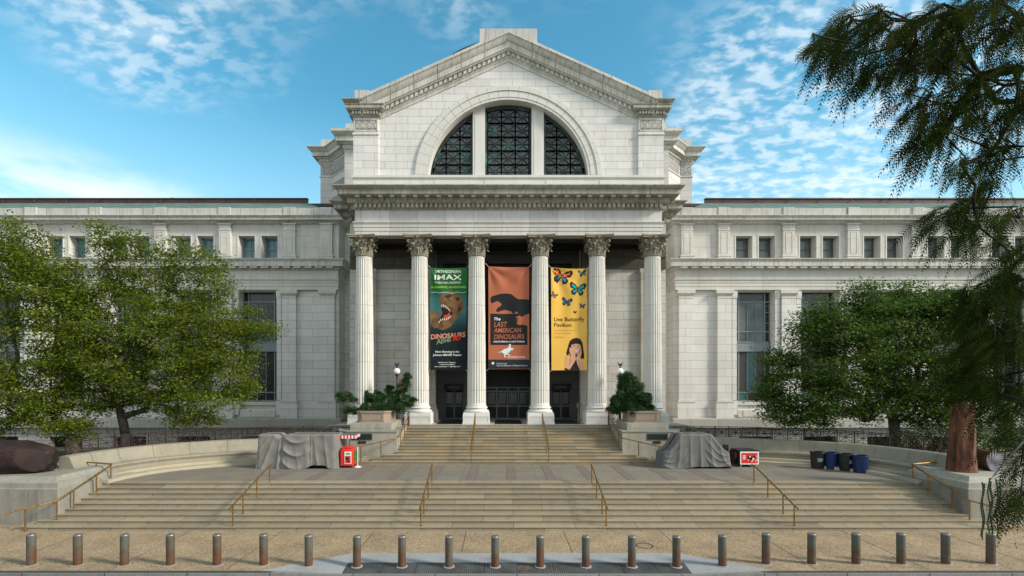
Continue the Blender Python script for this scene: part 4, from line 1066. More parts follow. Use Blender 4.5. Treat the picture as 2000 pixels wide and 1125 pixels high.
    mc = MB(); mc.sweep([(0.02,16.08),(0.12,16.12),(0.18,16.20),(0.20,16.33),(0.58,16.36),(0.58,16.78),(0.62,16.80),(0.68,16.90),(0.74,16.97),(0.74,17.03),(0.2,17.10),(-.2,17.12)], P)
    mco = B(mc, 'wing_cornice', m_corn_clean)
    mu = MB(); n = 0
    x = W0+.6
    while x < W1: mu.box(x-.32,x+.32,44.49,44.82,16.20,16.35); x += 0.972
    B(mu, 'mutules', m_corn_clean)
    # upper pilasters with little flutes on top
    for c in [16.35, 19.7]+[25.56+5.86*i for i in range(5)]:
        h = 0.52; up = MB()
        up.box(c-h,c+h,44.98,45.25,17.30,19.72); up.box(c-h-.10,c+h+.10,44.90,45.25,17.10,17.34); up.box(c-h-.14,c+h+.14,44.86,45.25,17.34,17.46)
        up.box(c-h-.05,c+h+.05,44.94,45.25,19.70,19.78); up.box(c-h-.10,c+h+.10,44.88,45.25,20.22,20.34); up.box(c-h,c+h,44.98,45.25,19.78,20.22)
        for xx in (c-.30,c+.27): up.box(xx,xx+.035,44.955,44.981,17.62,19.55)
        up.box(c-.30,c+.305,44.955,44.981,17.59,17.625); up.box(c-.30,c+.305,44.955,44.981,19.55,19.585)
        for k in range(5): up.box(c-.33+k*.165-.035, c-.33+k*.165+.035, 44.945,44.981,19.82,20.14)
        B(up, 'upper_pilaster', m_wing_plain, bevel=0.01)
    P2 = [(W0,47.2),(W0,45.10),(W1,45.10)]
    tcn = MB(); tcn.sweep([(-.4,20.34),(0.0,20.34),(0.06,20.36),(0.10,20.42),(0.20,20.50),(0.24,20.54),(0.50,20.56),(0.50,20.76),(0.54,20.78),(0.60,20.86),(0.66,20.90),(0.66,20.95),(0.1,21.0)], P2)
    B(tcn, 'top_cornice', m_corn_clean)
    pa = MB(); pa.sweep([(0.08,20.98),(0.08,21.74),(-.5,21.76),(-.5,21.2)], P2)
    for c in [16.35, 19.7]+[25.56+5.86*i for i in range(5)]: pa.box(c-.52,c+.52,44.95,45.5,21.0,21.80)
    B(pa, 'wing_parapet', m_parapet)
    bcs = MB(); bcs.sweep([(-.2,2.70),(0.30,2.68),(0.34,2.62),(0.34,1.86),(0.0,1.84)], [(W0,47.2),(W0,45.0),(W1,45.0)]); B(bcs, 'wing_base', m_granite)
    ba = MB()
    arches = [c for c in bays]
    ba.wall(W0, W1, -0.05, 1.86, 45.2, 0.6, [(c-1.5,c+1.5,-0.05,1.35) for c in bays])
    B(ba, 'basement_wall', m_base)
    vs_ = MB()
    for c in bays:
        for k in range(-4, 5):
            x = c+k*.52; sl_ = k*.07; vs_.add([(x-.24,45.16,1.02),(x+.24,45.16,1.02),(x+.24+sl_,45.16,1.82),(x-.24+sl_,45.16,1.82)], [(0,1,2,3)])
    B(vs_, 'voussoirs', m_base)
    for c in bays: dk = MB(); dk.box(c-1.6,c+1.6,45.82,45.9,-0.1,1.5); B(dk, 'basement_opening', m_bronze)
    # roof
    rf = MB()
    xe = 19.6
    rf.add([(15.6,46.2,21.55),(W1,46.2,21.55),(W1,49.0,23.62),(xe,49.0,23.62)], [(0,1,2,3)])
    rf.add([(15.6,46.2,21.55),(xe,49.0,23.62),(xe,53,23.62),(15.6,56,21.55)], [(0,1,2,3)])
    B(rf, 'roof', m_slate)
    rg = MB(); rg.box(xe,W1,48.98,49.2,23.60,24.02); rg.box(xe,W1,48.90,49.3,24.0,24.10); rg.box(15.9,xe,49.1,49.4,23.35,23.62)
    x = xe+2
    while x < W1: rg.tube([(x,48.8,23.66),(x,48.86,23.9),(x,48.97,24.0)], .03, 5); x += 3.1
    B(rg, 'roof_ridge', m_copper)
    for c in (33.2,): 
        vn = MB(); vn.lathe([(.25,24.0),(.25,24.2),(.32,24.22),(.1,24.32)], 12, c, 49.5); B(vn, 'roof_vent', m_copper)
wing(-1); wing(1)
# ================================================================== TEXT
def text_tris(s, x0, x1, z0, z1, bold=0.0, shear=0.0):
    """letters as flat polygons fitted to a rectangle (x0..x1, z0..z1 = cap height) -> verts (x,z), faces"""
    c = bpy.data.curves.new('lettering', 'FONT'); c.body = s; c.offset = bold; c.shear = shear; c.resolution_u = 3
    o = bpy.data.objects.new('lettering', c); COL.objects.link(o)
    dg = bpy.context.evaluated_depsgraph_get(); me = bpy.data.meshes.new_from_object(o.evaluated_get(dg))
    vs = [tuple(v.co) for v in me.vertices]; fs = [tuple(p.vertices) for p in me.polygons]
    bpy.data.objects.remove(o); bpy.data.curves.remove(c); bpy.data.meshes.remove(me)
    ax = [v[0] for v in vs]; lo, hi = min(ax), max(ax)
    base, cap = 0.0, 0.72
    return [(x0+(v[0]-lo)/(hi-lo)*(x1-x0), z0+(v[1]-base)/(cap-base)*(z1-z0)) for v in vs], fs
m_white = plain('white_print', (0.72,0.72,0.70), 0.7, var=0.04)
m_doortxt = plain('dull_bronze_letters', (0.15,0.13,0.09), 0.6, var=0.1)
for o_, xc in TEXTS_DOOR:
    v, f = text_tris('EXPLORE', xc-.42, xc+.42, 5.50, 5.66, 0.01)
    m = MB(); m.add([(x,38.79,z) for x,z in v], f); q = m.build('lettering', m_doortxt, o_)
# ================================================================== BOLLARDS
def rust():
    m, nt, b = mat_new('rusty_steel', 0.6, 0.3); N = nt.nodes.new; L = nt.links.new
    tc = N('ShaderNodeTexCoord'); oi = N('ShaderNodeObjectInfo')
    sc = N('ShaderNodeVectorMath'); sc.operation = 'SCALE'; sc.inputs[0].default_value = (37,19,11); L(oi.outputs['Random'], sc.inputs['Scale'])
    ad = N('ShaderNodeVectorMath'); L(tc.outputs['Object'], ad.inputs[0]); L(sc.outputs[0], ad.inputs[1])
    nz = N('ShaderNodeTexNoise'); nz.inputs['Scale'].default_value = 2.6; nz.inputs['Detail'].default_value = 7; nz.inputs['Roughness'].default_value = 0.65; L(ad.outputs[0], nz.inputs[0])
    sp = N('ShaderNodeSeparateXYZ'); L(tc.outputs['Object'], sp.inputs[0])
    r = N('ShaderNodeMapRange'); r.inputs[1].default_value = 0.0; r.inputs[2].default_value = 1.0; r.inputs[3].default_value = 0.26; r.inputs[4].default_value = -0.14; L(sp.outputs[2], r.inputs[0])
    a2 = N('ShaderNodeMath'); L(nz.outputs[0], a2.inputs[0]); L(r.outputs[0], a2.inputs[1])
    rp = N('ShaderNodeValToRGB'); e = rp.color_ramp.elements; e[0].position = 0.44; e[0].color = (0.11,0.11,0.095,1); e[1].position = 0.76; e[1].color = (0.11,0.045,0.02,1)
    k = e.new(0.58); k.color = (0.10,0.08,0.055,1)
    L(a2.outputs[0], rp.inputs[0]); L(rp.outputs[0], b.inputs['Base Color'])
    mt = N('ShaderNodeMapRange'); mt.inputs[1].default_value = .45; mt.inputs[2].default_value = .7; mt.inputs[3].default_value = .2; mt.inputs[4].default_value = .1; L(a2.outputs[0], mt.inputs[0]); L(mt.outputs[0], b.inputs['Metallic'])
    return m
m_rust = rust(); m_steelcap = plain('worn_steel_cap', (0.20,0.20,0.19), 0.45, metal=0.6, var=0.2)
px_b = [61,152,243,333,424,515,603,697,785,877,967,1055,1144,1234,1321,1411,1496,1585,1672,1760,1847,1935]
first = None
ORD = ['first','second','third','fourth','fifth','sixth','seventh','eighth','ninth','tenth','eleventh']
for i, px in enumerate(px_b):
    Y = 16.32+0.0*abs(i-10.5)+(0.10 if i > 15 else 0)
    X = XP(px, Y); z = 0.0
    if abs(X) < 6.9: z = -0.055 if abs(X) < 5.9 else -0.03
    if i < 11: lab = 'rust stained steel bollard, %s from the left end of the kerbside row' % ORD[i]
    else: lab = 'rust stained steel bollard, %s from the right end of the kerbside row' % ORD[21-i]
    if first is None:
        t = thing('bollard', lab, 'bollard', (X,Y,z), 'steel bollards along the kerb', world_coords=False); first = t
        m = MB(); m.lathe([(0.128,0.0),(0.128,0.965)], 28); b = m.build('post', m_rust, t, smooth='auto', loc=(0,0,0))
        m = MB(); m.lathe([(0.130,0.962),(0.130,0.985),(0.118,1.003),(0.06,1.012),(0.0,1.013)], 28, cap=False); m.build('cap', m_steelcap, t, smooth='auto', loc=(0,0,0))
        m = MB(); m.lathe([(0.19,-0.01),(0.19,0.008),(0.135,0.012)], 24); m.build('collar', m_concrete, t, loc=(0,0,0))
    else:
        t = copy_tree(first); t.location = (X,Y,z); t['label'] = lab
        rb = random.Random(i); t.rotation_euler = (rb.uniform(-.008,.008), rb.uniform(-.01,.01), rb.uniform(0,6))
# manhole ring
m = MB(); m.lathe([(0.27,0.003),(0.27,0.009),(0.31,0.009),(0.31,0.003)], 40, 4.75, 18.2, cap=False)
tag(m.build('manhole_ring', m_iron), 'thin dark iron ring of a utility cover set in the tan sidewalk', 'cover')
# ================================================================== HANDRAILS
def rail_thing(label, rails, posts, group, loc):
    t = thing('handrail', label, 'handrail', loc, group)
    m = MB()
    for pts in rails: m.tube(pts, 0.034, 8)
    m.build('rail', m_brass, t, smooth='auto')
    for (x,y,z0,z1) in posts:
        p = MB(); p.tube([(x,y,z0),(x,y,z1)], 0.030, 8); p.lathe([(0.055,z0),(0.055,z0+.012),(0.03,z0+.02)], 12, x, y); p.build('post', m_brass, t, smooth='auto')
def lower_z(y):      # rail height above the lower flight
    return 0.14*((y-20.0)/0.4+1)+0.80-0.04
labs = {-11.42:'leftmost of the four free brass rails down the lower steps', -3.77:'brass rail down the lower steps, just left of centre', 3.77:'brass rail down the lower steps, just right of centre', 11.42:'rightmost of the four free brass rails down the lower steps'}
for x, lab in labs.items():
    ps = [(x,23.42,1.26,2.06)]+[(x,20.2+.4*(n-1),.14*n, .14*n+.80+.03) for n in (6,3,1)]
    rail_thing(lab, [[(x,23.62,2.07),(x,23.42,2.06),(x,19.95,0.90)]], ps, 'brass handrails on the lower steps', (x,21.8,0))
for s in (-1, 1):
    X = s*18.92
    pts = [(s*20.7,24.0,2.12),(s*19.6,23.75,2.11),(s*18.98,23.55,2.10),(X,23.4,2.06),(X,20.9,1.17),(s*19.0,20.6,1.06),(s*19.3,20.2,0.98),(s*20.0,19.5,0.84)]
    ps = [(s*19.05,23.6,1.26,2.09),(s*19.9,23.8,1.55,2.11),(X,22.6,.98,1.78),(X,21.4,.56,1.36),(s*18.95,20.62,.28,1.06),(s*19.62,19.95,.14 if False else 0.0,.92)]
    rail_thing('brass side rail at the far %s end of the lower steps' % ('left' if s<0 else 'right'), [pts], ps, 'brass side rails of the lower steps', (X,21.8,0))
for x in (-2.235, 2.235):
    ps = [(x,33.05,3.08,3.84)]+[(x,28.6+.4*(n-1),1.26+.14*n,1.26+.14*n+.78) for n in (10,7,4,1)]
    rail_thing('brass rail on the upper stairs, '+('left' if x<0 else 'right')+' one of the middle pair', [[(x,33.15,3.88),(x,28.35,2.20)]], ps, 'brass rails in the middle of the upper stairs', (x,31,1.26))
for s in (-1, 1):
    X = s*6.62
    pts = [(X,33.0,3.86),(X,29.75,2.72),(s*6.75,29.5,2.64),(s*7.0,29.35,2.60),(s*8.85,28.55,2.22)]
    ps = [(X,32.6,3.08-.14,3.72),(X,31.4,2.52,3.30),(X,30.2,2.1,2.88),(s*7.55,29.1,1.68,2.48),(s*8.6,28.66,1.40,2.27)]
    rail_thing('brass side rail of the upper stairs, by the '+('sprawling pine' if s<0 else 'cone shaped pine'), [pts], ps, 'brass side rails of the upper stairs', (X,31,1.26))
# ================================================================== IRON FENCES
def fence_panel(m, A, B, h=0.62, lift=0.06):
    A = Vector(A); B = Vector(B); t = (B-A); t.z = 0; L = t.length; 
    def P(u, v): q = A+(B-A)*u; return (q.x, q.y, q.z+lift+v)
    r = 0.017
    for a, b in (((0,0),(1,0)),((0,h),(1,h)),((0,h-.09),(1,h-.09)),((.14,0),(.14,h-.09)),((.86,0),(.86,h-.09)),((.14,0),(.86,h-.09)),((.14,h-.09),(.86,0)),((.5,0),(.5,h-.09)),((.14,(h-.09)/2),(.86,(h-.09)/2))):
        m.tube([P(*a),P(*b)], r if a[1] != b[1] or a[1] in (0,) else r*1.1, 4)
for s in (-1, 1):
    P = [(x*s, y) for x,y in EXS]; Q = offset_path(P, 2.45*s)
    pts = [Vector((q[0], q[1], 0)) for q in Q][3:]
    # resample every 0.78 m, and carry on straight to the pedestal
    out = [pts[0]]; acc = 0; step = 0.80; cur = pts[0]
    dense = []
    for a, b in zip(pts[:-1], pts[1:]):
        for k in range(10): dense.append(a+(b-a)*k/10)
    last = dense[0]; out = [last]
    for d in dense:
        if (d-last).length >= step: out.append(d); last = d
    t = thing('iron_fence', 'brown iron fence of starred square panels behind the curved bench on the '+('left' if s<0 else 'right'), 'fence', (s*16,30,1.4), 'iron fences behind the curved benches')
    for i in range(len(out)-1):
        a, b = out[i], out[i+1]
        m = MB(); fence_panel(m, (a.x,a.y,2.50), (b.x,b.y,2.50)); m.build('fence_panel', m_fence, t)
    for i in range(0, len(out)):
        a = out[i]; m = MB(); w = .022 if i % 3 else .03; m.box(a.x-w,a.x+w,a.y-w,a.y+w,1.35,3.20); m.build('fence_post', m_fence, t)
for s in (-1, 1):
    t = thing('iron_gate', 'short dark iron railing with a star panel between portico and the '+('left' if s<0 else 'right')+' planter', 'railing', (s*6.9,33.3,3.08), 'short iron railings by the portico')
    a, b = (s*6.68,33.28,3.0), (s*7.45,33.5,3.0)
    m = MB(); fence_panel(m, a, b, h=0.85, lift=0.12); m.build('rail_panel', m_iron, t)
    for q in (a,b): m = MB(); m.box(q[0]-.035,q[0]+.035,q[1]-.035,q[1]+.035,3.05,4.02); m.build('post', m_iron, t)
# ================================================================== GLOBE LAMPS
m_globe = plain('white_glass_globe', (0.80,0.81,0.80), 0.25, var=0.02)
def lamp(s):
    x, y = s*7.62, 33.9
    t = thing('globe_lamp', 'black lamp post with white globe and small eagle, by the '+('sprawling pine' if s<0 else 'cone shaped pine'), 'lamp post', (x,y,3.08), 'globe lamps at the portico')
    m = MB(); m.lathe([(0.16,3.05),(0.16,3.2),(0.10,3.3),(0.065,3.5),(0.05,5.6),(0.04,6.2),(0.07,6.25),(0.07,6.28),(0.04,6.32),(0.10,6.42),(0.13,6.48),(0.13,6.52)], 16, x, y); m.build('post', m_iron, t, smooth='auto')
    for k in range(6): pass
    g = MB(); r = 0.215; zc = 6.72; g.lathe([(r*math.cos(a), zc+r*math.sin(a)) for a in [(-PI/2+.25)+(PI-.5)*i/14 for i in range(15)]], 24, x, y); g.build('globe', m_globe, t, smooth=True)
    e = MB(); e.lathe([(0.07,6.92),(0.09,6.94),(0.05,6.98),(0.02,7.0)], 12, x, y)
    e.tube([(x,y,6.98),(x,y-.01,7.05),(x,y-.02,7.14),(x,y-.04,7.22)], (0.025,0.05,0.045,0.022), 8)     # eagle body and head
    e.tube([(x,y-.04,7.22),(x,y-.09,7.215)], (0.022,0.006), 6)
    for w in (-1, 1):
        e.add([(x+w*.02,y-.02,7.16),(x+w*.10,y,7.30),(x+w*.17,y+.01,7.33),(x+w*.15,y,7.20),(x+w*.10,y,7.10),(x+w*.04,y-.01,7.05),
               (x+w*.02,y+.02,7.16),(x+w*.10,y+.02,7.30),(x+w*.17,y+.03,7.33),(x+w*.15,y+.02,7.20),(x+w*.10,y+.02,7.10),(x+w*.04,y+.02,7.05)],
              [(0,1,2,3,4,5),(11,10,9,8,7,6),(0,6,7,1),(1,7,8,2),(2,8,9,3),(3,9,10,4),(4,10,11,5)])
    e.build('eagle', m_iron, t)
lamp(-1); lamp(1)
# ================================================================== BANNERS
def cloth_mat(name, col, col2=None, z0=None, z1=None):
    m, nt, b = mat_new(name, 0.75, 0.15); N = nt.nodes.new; L = nt.links.new
    b.inputs['Base Color'].default_value = (*col,1); return m
class Banner:
    def __init__(s, label, corners_px, crop, Y, seed, mat):
        s.Y = Y; s.crop = crop; s.seed = seed
        s.t = thing('hanging_banner', label, 'banner', (0,Y,0), 'banners hanging between the portico columns')
        (xa,za),(xb,zb),(xc,zc),(xd,zd) = [s.w(*c) for c in corners_px]     # tl, tr, br, bl
        s.q = ((xa,za),(xb,zb),(xc,zc),(xd,zd)); m = MB(); nu, nv = 40, 80
        for j in range(nv+1):
            v = j/nv
            for i in range(nu+1):
                u = i/nu
                x = (xa+(xb-xa)*u)*(1-v)+(xd+(xc-xd)*u)*v; z = (za+(zb-za)*u)*(1-v)+(zd+(zc-zd)*u)*v
                z -= 0.05*math.sin(PI*u)*(1-v)
                m.v.append((x, s.Y+s.d(x,z), z))
        m.f = [(j*(nu+1)+i, (j+1)*(nu+1)+i, (j+1)*(nu+1)+i+1, j*(nu+1)+i+1) for j in range(nv) for i in range(nu)]
        m.build('fabric', mat, s.t, smooth=True)
        ties = MB()
        cxl, cxr = xa-.13, xb+.13
        for (x,z),dx,dz in (((xa,za),-.22,.22),((xb,zb),.22,.22),((xd,zd),-.15,-.12),((xc,zc),.15,-.12)): ties.tube([(x,Y,z),(x+dx,Y+.05,z+dz)], .012, 5)
        ties.build('tie_ropes', m_white, s.t); 
    def w(s, cx, cy):
        k, x0, y0 = s.crop; return XP(x0+cx/k, s.Y), ZP(y0+cy/k, s.Y)
    def d(s, x, z):
        (xa,za),(xb,zb),(xc,zc),(xd,zd) = s.q
        u = (x-xa)/(xb-xa); v = (za-z)/(za-zd); e = 0
        # creases radiating from the upper corners, soft vertical undulation below
        for k, (cu, sg) in enumerate(((0,1),(1,-1))):
            du = (u-cu)*sg+1e-3; ang = math.atan2(v*2.6+1e-3, du); r = math.hypot(du, v*2.6)
            e += 0.030*math.sin(ang*9+s.seed+k*1.7)*math.exp(-r*0.9)*min(1,r*3)
        e += 0.022*math.sin(u*11+s.seed+v*2.0)*math.sin(PI*min(1,v*1.2+.05))+0.03*math.sin(PI*u)*math.sin(PI*v)
        e += 0.010*math.sin(v*23+u*5+s.seed)
        return e*1.7
    def poly(s, name, mat, polys, lift=0.006, raw=False):
        bm = bmesh.new()
        for pts in polys:
            P = [Vector((*s.w(*p),0)) for p in pts]; tri = tessellate_polygon([P])
            vs = [bm.verts.new((p.x,0,p.y)) for p in P]
            for t in tri:
                try: bm.faces.new([vs[i] for i in t])
                except Exception: pass
        s._fin(bm, name, mat, lift)
    def text(s, name, mat, items, lift=0.009):
        bm = bmesh.new()
        for (txt, x0, y0, x1, y1, bold, shear, rot) in items:
            (a, zt), (b, zb) = s.w(x0,y0), s.w(x1,y1)
            v, f = text_tris(txt, a, b, zb, zt, bold, shear); cx, cz = (a+b)/2, (zt+zb)/2; c_, s_ = math.cos(rot), math.sin(rot)
            vs = [bm.verts.new((cx+(x-cx)*c_-(z-cz)*s_, 0, cz+(x-cx)*s_+(z-cz)*c_)) for x,z in v]
            for t in f:
                try: bm.faces.new([vs[i] for i in t])
                except Exception: pass
        s._fin(bm, name, mat, lift)
    def _fin(s, bm, name, mat, lift):
        xs = [v.co.x for v in bm.verts]; zs = [v.co.z for v in bm.verts]
        x = min(xs)
        while x < max(xs):
            bmesh.ops.bisect_plane(bm, geom=bm.verts[:]+bm.edges[:]+bm.faces[:], plane_co=(x,0,0), plane_no=(1,0,0)); x += 0.16
        z = min(zs)
        while z < max(zs):
            bmesh.ops.bisect_plane(bm, geom=bm.verts[:]+bm.edges[:]+bm.faces[:], plane_co=(0,0,z), plane_no=(0,0,1)); z += 0.25
        for v in bm.verts: v.co.y = s.Y+s.d(v.co.x, v.co.z)-lift
        me = bpy.data.meshes.new(name); bm.to_mesh(me); bm.free(); me.materials.append(mat)
        link(name, me, s.t)
C = {}
def cm(name, col):
    if name not in C: C[name] = cloth_mat(name, col)
    return C[name]
def b1_mat():   # printed background: green top, teal picture zone, near-black foot
    m, nt, b = mat_new('green_and_black_print', 0.7, 0.15); N = nt.nodes.new; L = nt.links.new
    tc = N('ShaderNodeTexCoord'); sp = N('ShaderNodeSeparateXYZ'); L(tc.outputs['Object'], sp.inputs[0])
    r = N('ShaderNodeMapRange'); r.inputs[1].default_value = ZP(724,34.85); r.inputs[2].default_value = ZP(522,34.85); L(sp.outputs[2], r.inputs[0])
    nz = N('ShaderNodeTexNoise'); nz.inputs['Scale'].default_value = 1.4; nz.inputs['Detail'].default_value = 6; L(tc.outputs['Object'], nz.inputs[0])
    a = N('ShaderNodeMath'); a.operation = 'MULTIPLY_ADD'; L(nz.outputs[0], a.inputs[0]); a.inputs[1].default_value = 0.05; L(r.outputs[0], a.inputs[2])
    rp = N('ShaderNodeValToRGB'); e = rp.color_ramp.elements; e[0].position = 0; e[0].color = (0.008,0.014,0.016,1); e[1].position = 1; e[1].color = (0.02,0.13,0.03,1)
    for p, c in ((0.38,(0.010,0.016,0.018,1)),(0.46,(0.015,0.045,0.045,1)),(0.60,(0.05,0.15,0.16,1)),(0.72,(0.03,0.14,0.13,1)),(0.775,(0.02,0.08,0.07,1)),(0.79,(0.015,0.10,0.025,1))):
        k = e.new(p); k.color = c
    L(a.outputs[0], rp.inputs[0]); L(rp.outputs[0], b.inputs['Base Color']); return m
B1 = Banner('green and black banner with a roaring dinosaur head, leftmost of the three', [(65,72),(297,72),(288,716),(65,715)], (3.214,820,500), 34.85, 0.6, b1_mat())
def mottled(name, c1, c2, sc=3.0):
    return plain(name, c1, 0.75, col2=c2, scale=sc, spec=0.1)
B1.poly('dinosaur_head', mottled('brown_hide_print', (0.085,0.045,0.020), (0.23,0.135,0.065), 2.2), [
    [(65,385),(62,350),(85,345),(110,350),(125,380),(112,410),(118,450),(90,452),(66,430)],
    [(128,300),(124,270),(136,243),(160,222),(185,216),(215,224),(245,236),(266,258),(266,285),(277,305),(270,345),(242,378),(226,398),(196,440),(165,458),(140,464),(114,455),(107,428),(128,398),(140,402),(165,400),(190,385),(206,357),(190,342),(168,312),(140,306),(130,318)]], 0.006)
B1.poly('dark_patches', cm('dark_hide_print',(0.045,0.025,0.015)), [[(226,262),(246,258),(250,276),(232,282)],[(150,252),(190,238),(205,250),(175,268)],[(240,320),(262,318),(255,345),(238,350)]], 0.008)
B1.poly('mouth', cm('dark_mouth_print',(0.035,0.008,0.008)), [[(131,306),(140,302),(168,310),(190,341),(207,356),(190,386),(165,402),(140,402),(128,398),(114,424),(110,410),(132,385),(144,360),(136,336)]], 0.010)
B1.poly('tongue', cm('red_tongue_print',(0.42,0.06,0.04)), [[(150,372),(172,368),(186,352),(192,378),(170,396),(150,392)]], 0.012)
teeth = []
for (x,y,dx,dy) in ((136,306,2,22),(147,304,2,24),(158,308,2,22),(168,316,4,18),(176,326,6,16),(184,336,6,14)): teeth.append([(x-4,y),(x+4,y+2),(x+dx,y+dy)])
for (x,y) in ((118,420),(128,408),(140,404),(152,403),(165,402),(177,396),(188,388)): teeth.append([(x-4,y),(x+5,y-1),(x+3,y-17)])
B1.poly('teeth', cm('ivory_print',(0.66,0.64,0.52)), teeth, 0.014)
B1.text('lettering', m_white, [('SMITHSONIAN',93,88,259,107,.004,0,0),('IMAX',93,117,262,149,.012,0,0),('THEATERS PRESENT',93,161,258,173,.006,0,0),
    ('Now Showing in the',97,594,248,606,.016,0,0),('Johnson IMAX\u00ae Theater',82,614,263,627,.016,0,0),('Smithsonian Theaters',115,664,225,671,.01,0,0),('SmithsonianIMAX',125,677,220,684,.01,0,0),('www.si.edu/imax  \u2022  866.868.7774',90,690,254,697,.01,0,0)])
B1.text('tagline', cm('lime_print',(0.35,0.60,0.10)), [('A GIGANTIC ADVENTURE!',70,189,290,201,.016,0,0)])
B1.poly('waterline', cm('pale_teal_print',(0.20,0.38,0.34)), [[(70,226),(100,222),(118,229),(160,224),(200,230),(236,222),(268,229),(290,224),(290,230),(268,234),(236,228),(200,236),(160,230),(118,235),(100,228),(70,232)]], 0.0075)
B1.text('title', cm('salmon_print',(0.62,0.26,0.16)), [('DINOSAURS',68,484,286,514,.03,0.1,0.075)], 0.012)
B1.text('title_alive', cm('olive_print',(0.16,0.24,0.12)), [('Alive!',98,512,200,545,.03,0.3,0.22)], 0.014)
B1.text('title_3d', cm('red_print',(0.55,0.03,0.02)), [('3D',206,499,256,528,.06,0.0,0.05)], 0.016)
B2 = Banner('orange and black banner with dinosaur silhouettes, middle of the three', [(45,65),(300,68),(302,710),(45,710)], (3.214,940,500), 34.85, 2.1, cloth_mat('rust_orange_cloth', (0.40,0.125,0.065)))
BK = cm('black_print',(0.018,0.02,0.022)); ORA = cm('rust_orange_print',(0.42,0.13,0.065))
B2.poly('dinosaur_silhouette', BK, [[(60,290),(58,265),(68,252),(95,245),(120,237),(165,235),(190,240),(205,252),(228,270),(301,273),(301,362),(236,364),(221,347),(205,362),(196,358),(188,346),(150,336),(128,342),(104,352),(92,346),(102,325),(120,314),(129,304),(118,291),(100,283),(82,290),(68,298)]], .006)
B2.poly('title_panel', BK, [[(57,362),(232,362),(232,558),(57,558)],[(232,362),(290,362),(290,558),(232,558)]], .0065)
B2.poly('horned_head', ORA, [[(214,384),(228,380),(238,374),(258,384),(268,374),(285,368),(301,371),(301,440),(284,438),(262,430),(240,434),(226,428),(222,416),(234,406),(218,402),(236,396)]], .009)
B2.text('lettering', ORA, [('LAST',79,412,164,444,.01,.25,.03),('AMERICAN',79,450,252,480,.01,.15,.01),('DINOSAURS',79,490,270,520,.01,.15,.015)], .010)
B2.text('caption', m_white, [('The',80,385,121,403,.015,.25,0),('DISCOVERING A LOST WORLD',78,532,272,542,.02,0,0),('SECOND FLOOR',164,628,275,640,.015,0,0)], .010)
B2.poly('feathered_dinosaur', cm('pale_blue_print',(0.62,0.70,0.70)), [[(98,607),(125,599),(145,584),(163,580),(176,566),(172,556),(180,551),(186,556),(184,568),(190,580),(201,576),(199,590),(185,592),(178,604),(163,612),(182,621),(178,626),(158,617),(149,622),(156,636),(146,636),(142,614),(128,604)]], .008)
B2.poly('footer_band', cm('navy_black_print',(0.022,0.028,0.032)), [[(46,650),(301,650),(301,708),(46,708)]], .006)
B2.poly('sun_logo', m_white, [[(73+(11 if k%2==0 else 6)*math.cos(k*PI/12), 673+(11 if k%2==0 else 6)*math.sin(k*PI/12)) for k in range(24)]], .009)
B2.text('museum_name', cm('grey_print',(0.5,0.52,0.53)), [('Smithsonian',96,669,163,679,.005,0,0),('National Museum of Natural History',96,682,290,692,.005,.2,0)], .009)
B3 = Banner('yellow banner with blue butterflies and a smiling child, rightmost of the three', [(437,72),(664,78),(664,716),(441,718)], (3.214,940,500), 34.85, 4.0, cloth_mat('yellow_cloth', (0.74,0.44,0.085)))
DK = cm('dark_brown_print',(0.025,0.018,0.015))
B3.text('lettering', DK, [('Live Butterfly',457,383,648,409,.008,0,0),('Pavilion',457,420,566,444,.008,0,0)])
B3.text('small_lettering', cm('faint_ochre_print',(0.50,0.30,0.08)), [("Walk among nature's",457,461,600,470,0,0,0),('flying canvases',457,479,563,488,0,0,0),('2nd Floor',457,502,521,514,.005,0,0)])
def butterfly(cx, cy, s, rot, c1, c2):
    W = [[(0,-.1),(.25,-.55),(.8,-.85),(1.0,-.6),(.85,-.15),(.3,.02)],[(.02,.0),(.5,.0),(.75,.25),(.6,.65),(.45,.6),(.3,.75),(.1,.35)]]
    In = [[(.1,-.14),(.35,-.45),(.7,-.62),(.72,-.35),(.35,-.08)],[(.1,.05),(.42,.08),(.55,.28),(.4,.45),(.16,.28)]]
    def T(P, m): 
        o = []
        for x,y in P:
            x *= m; c_, s_ = math.cos(rot), math.sin(rot); o.append((cx+s*(x*c_-y*s_), cy+s*(x*s_+y*c_)))
        return o
    return [T(w,m) for w in W for m in (1,-1)]+[T([(-.05,-.35),(.05,-.35),(.04,.4),(-.04,.4)],1)], [T(w,m) for w in In[:1] for m in (1,-1)], [T(w,m) for w in In[1:] for m in (1,-1)]
bf = [((505,130),64,.25,'o'),((605,210),54,.1,'t'),((636,108),28,-.2,'t'),((537,288),34,.2,'b'),((457,247),22,.5,'g'),((634,314),20,.1,'b'),((588,353),11,.2,'d')]
dkp = []; ups = {'o':[], 't':[], 'b':[], 'g':[], 'd':[]}; los = {'o':[], 't':[], 'b':[], 'g':[], 'd':[]}
for (c, s_, r_, k) in bf:
    a, u, l = butterfly(c[0], c[1], s_, r_, 0, 0); dkp += a; ups[k] += u; los[k] += l
B3.poly('butterflies', DK, dkp, .006)
B3.poly('orange_wing_spots', cm('orange_print',(0.75,0.16,0.04)), ups['o'], .009)
B3.poly('blue_wing_spots', cm('blue_print',(0.02,0.16,0.38)), los['o']+ups['b']+los['b'], .009)
B3.poly('teal_wing_spots', cm('teal_print',(0.01,0.34,0.34)), ups['t']+los['t'], .009)
B3.poly('grey_wing_spots', cm('lilac_print',(0.25,0.24,0.36)), ups['g']+los['g'], .009)
SK = cm('skin_print',(0.62,0.33,0.20)); SK2 = cm('skin_shade_print',(0.45,0.20,0.12))
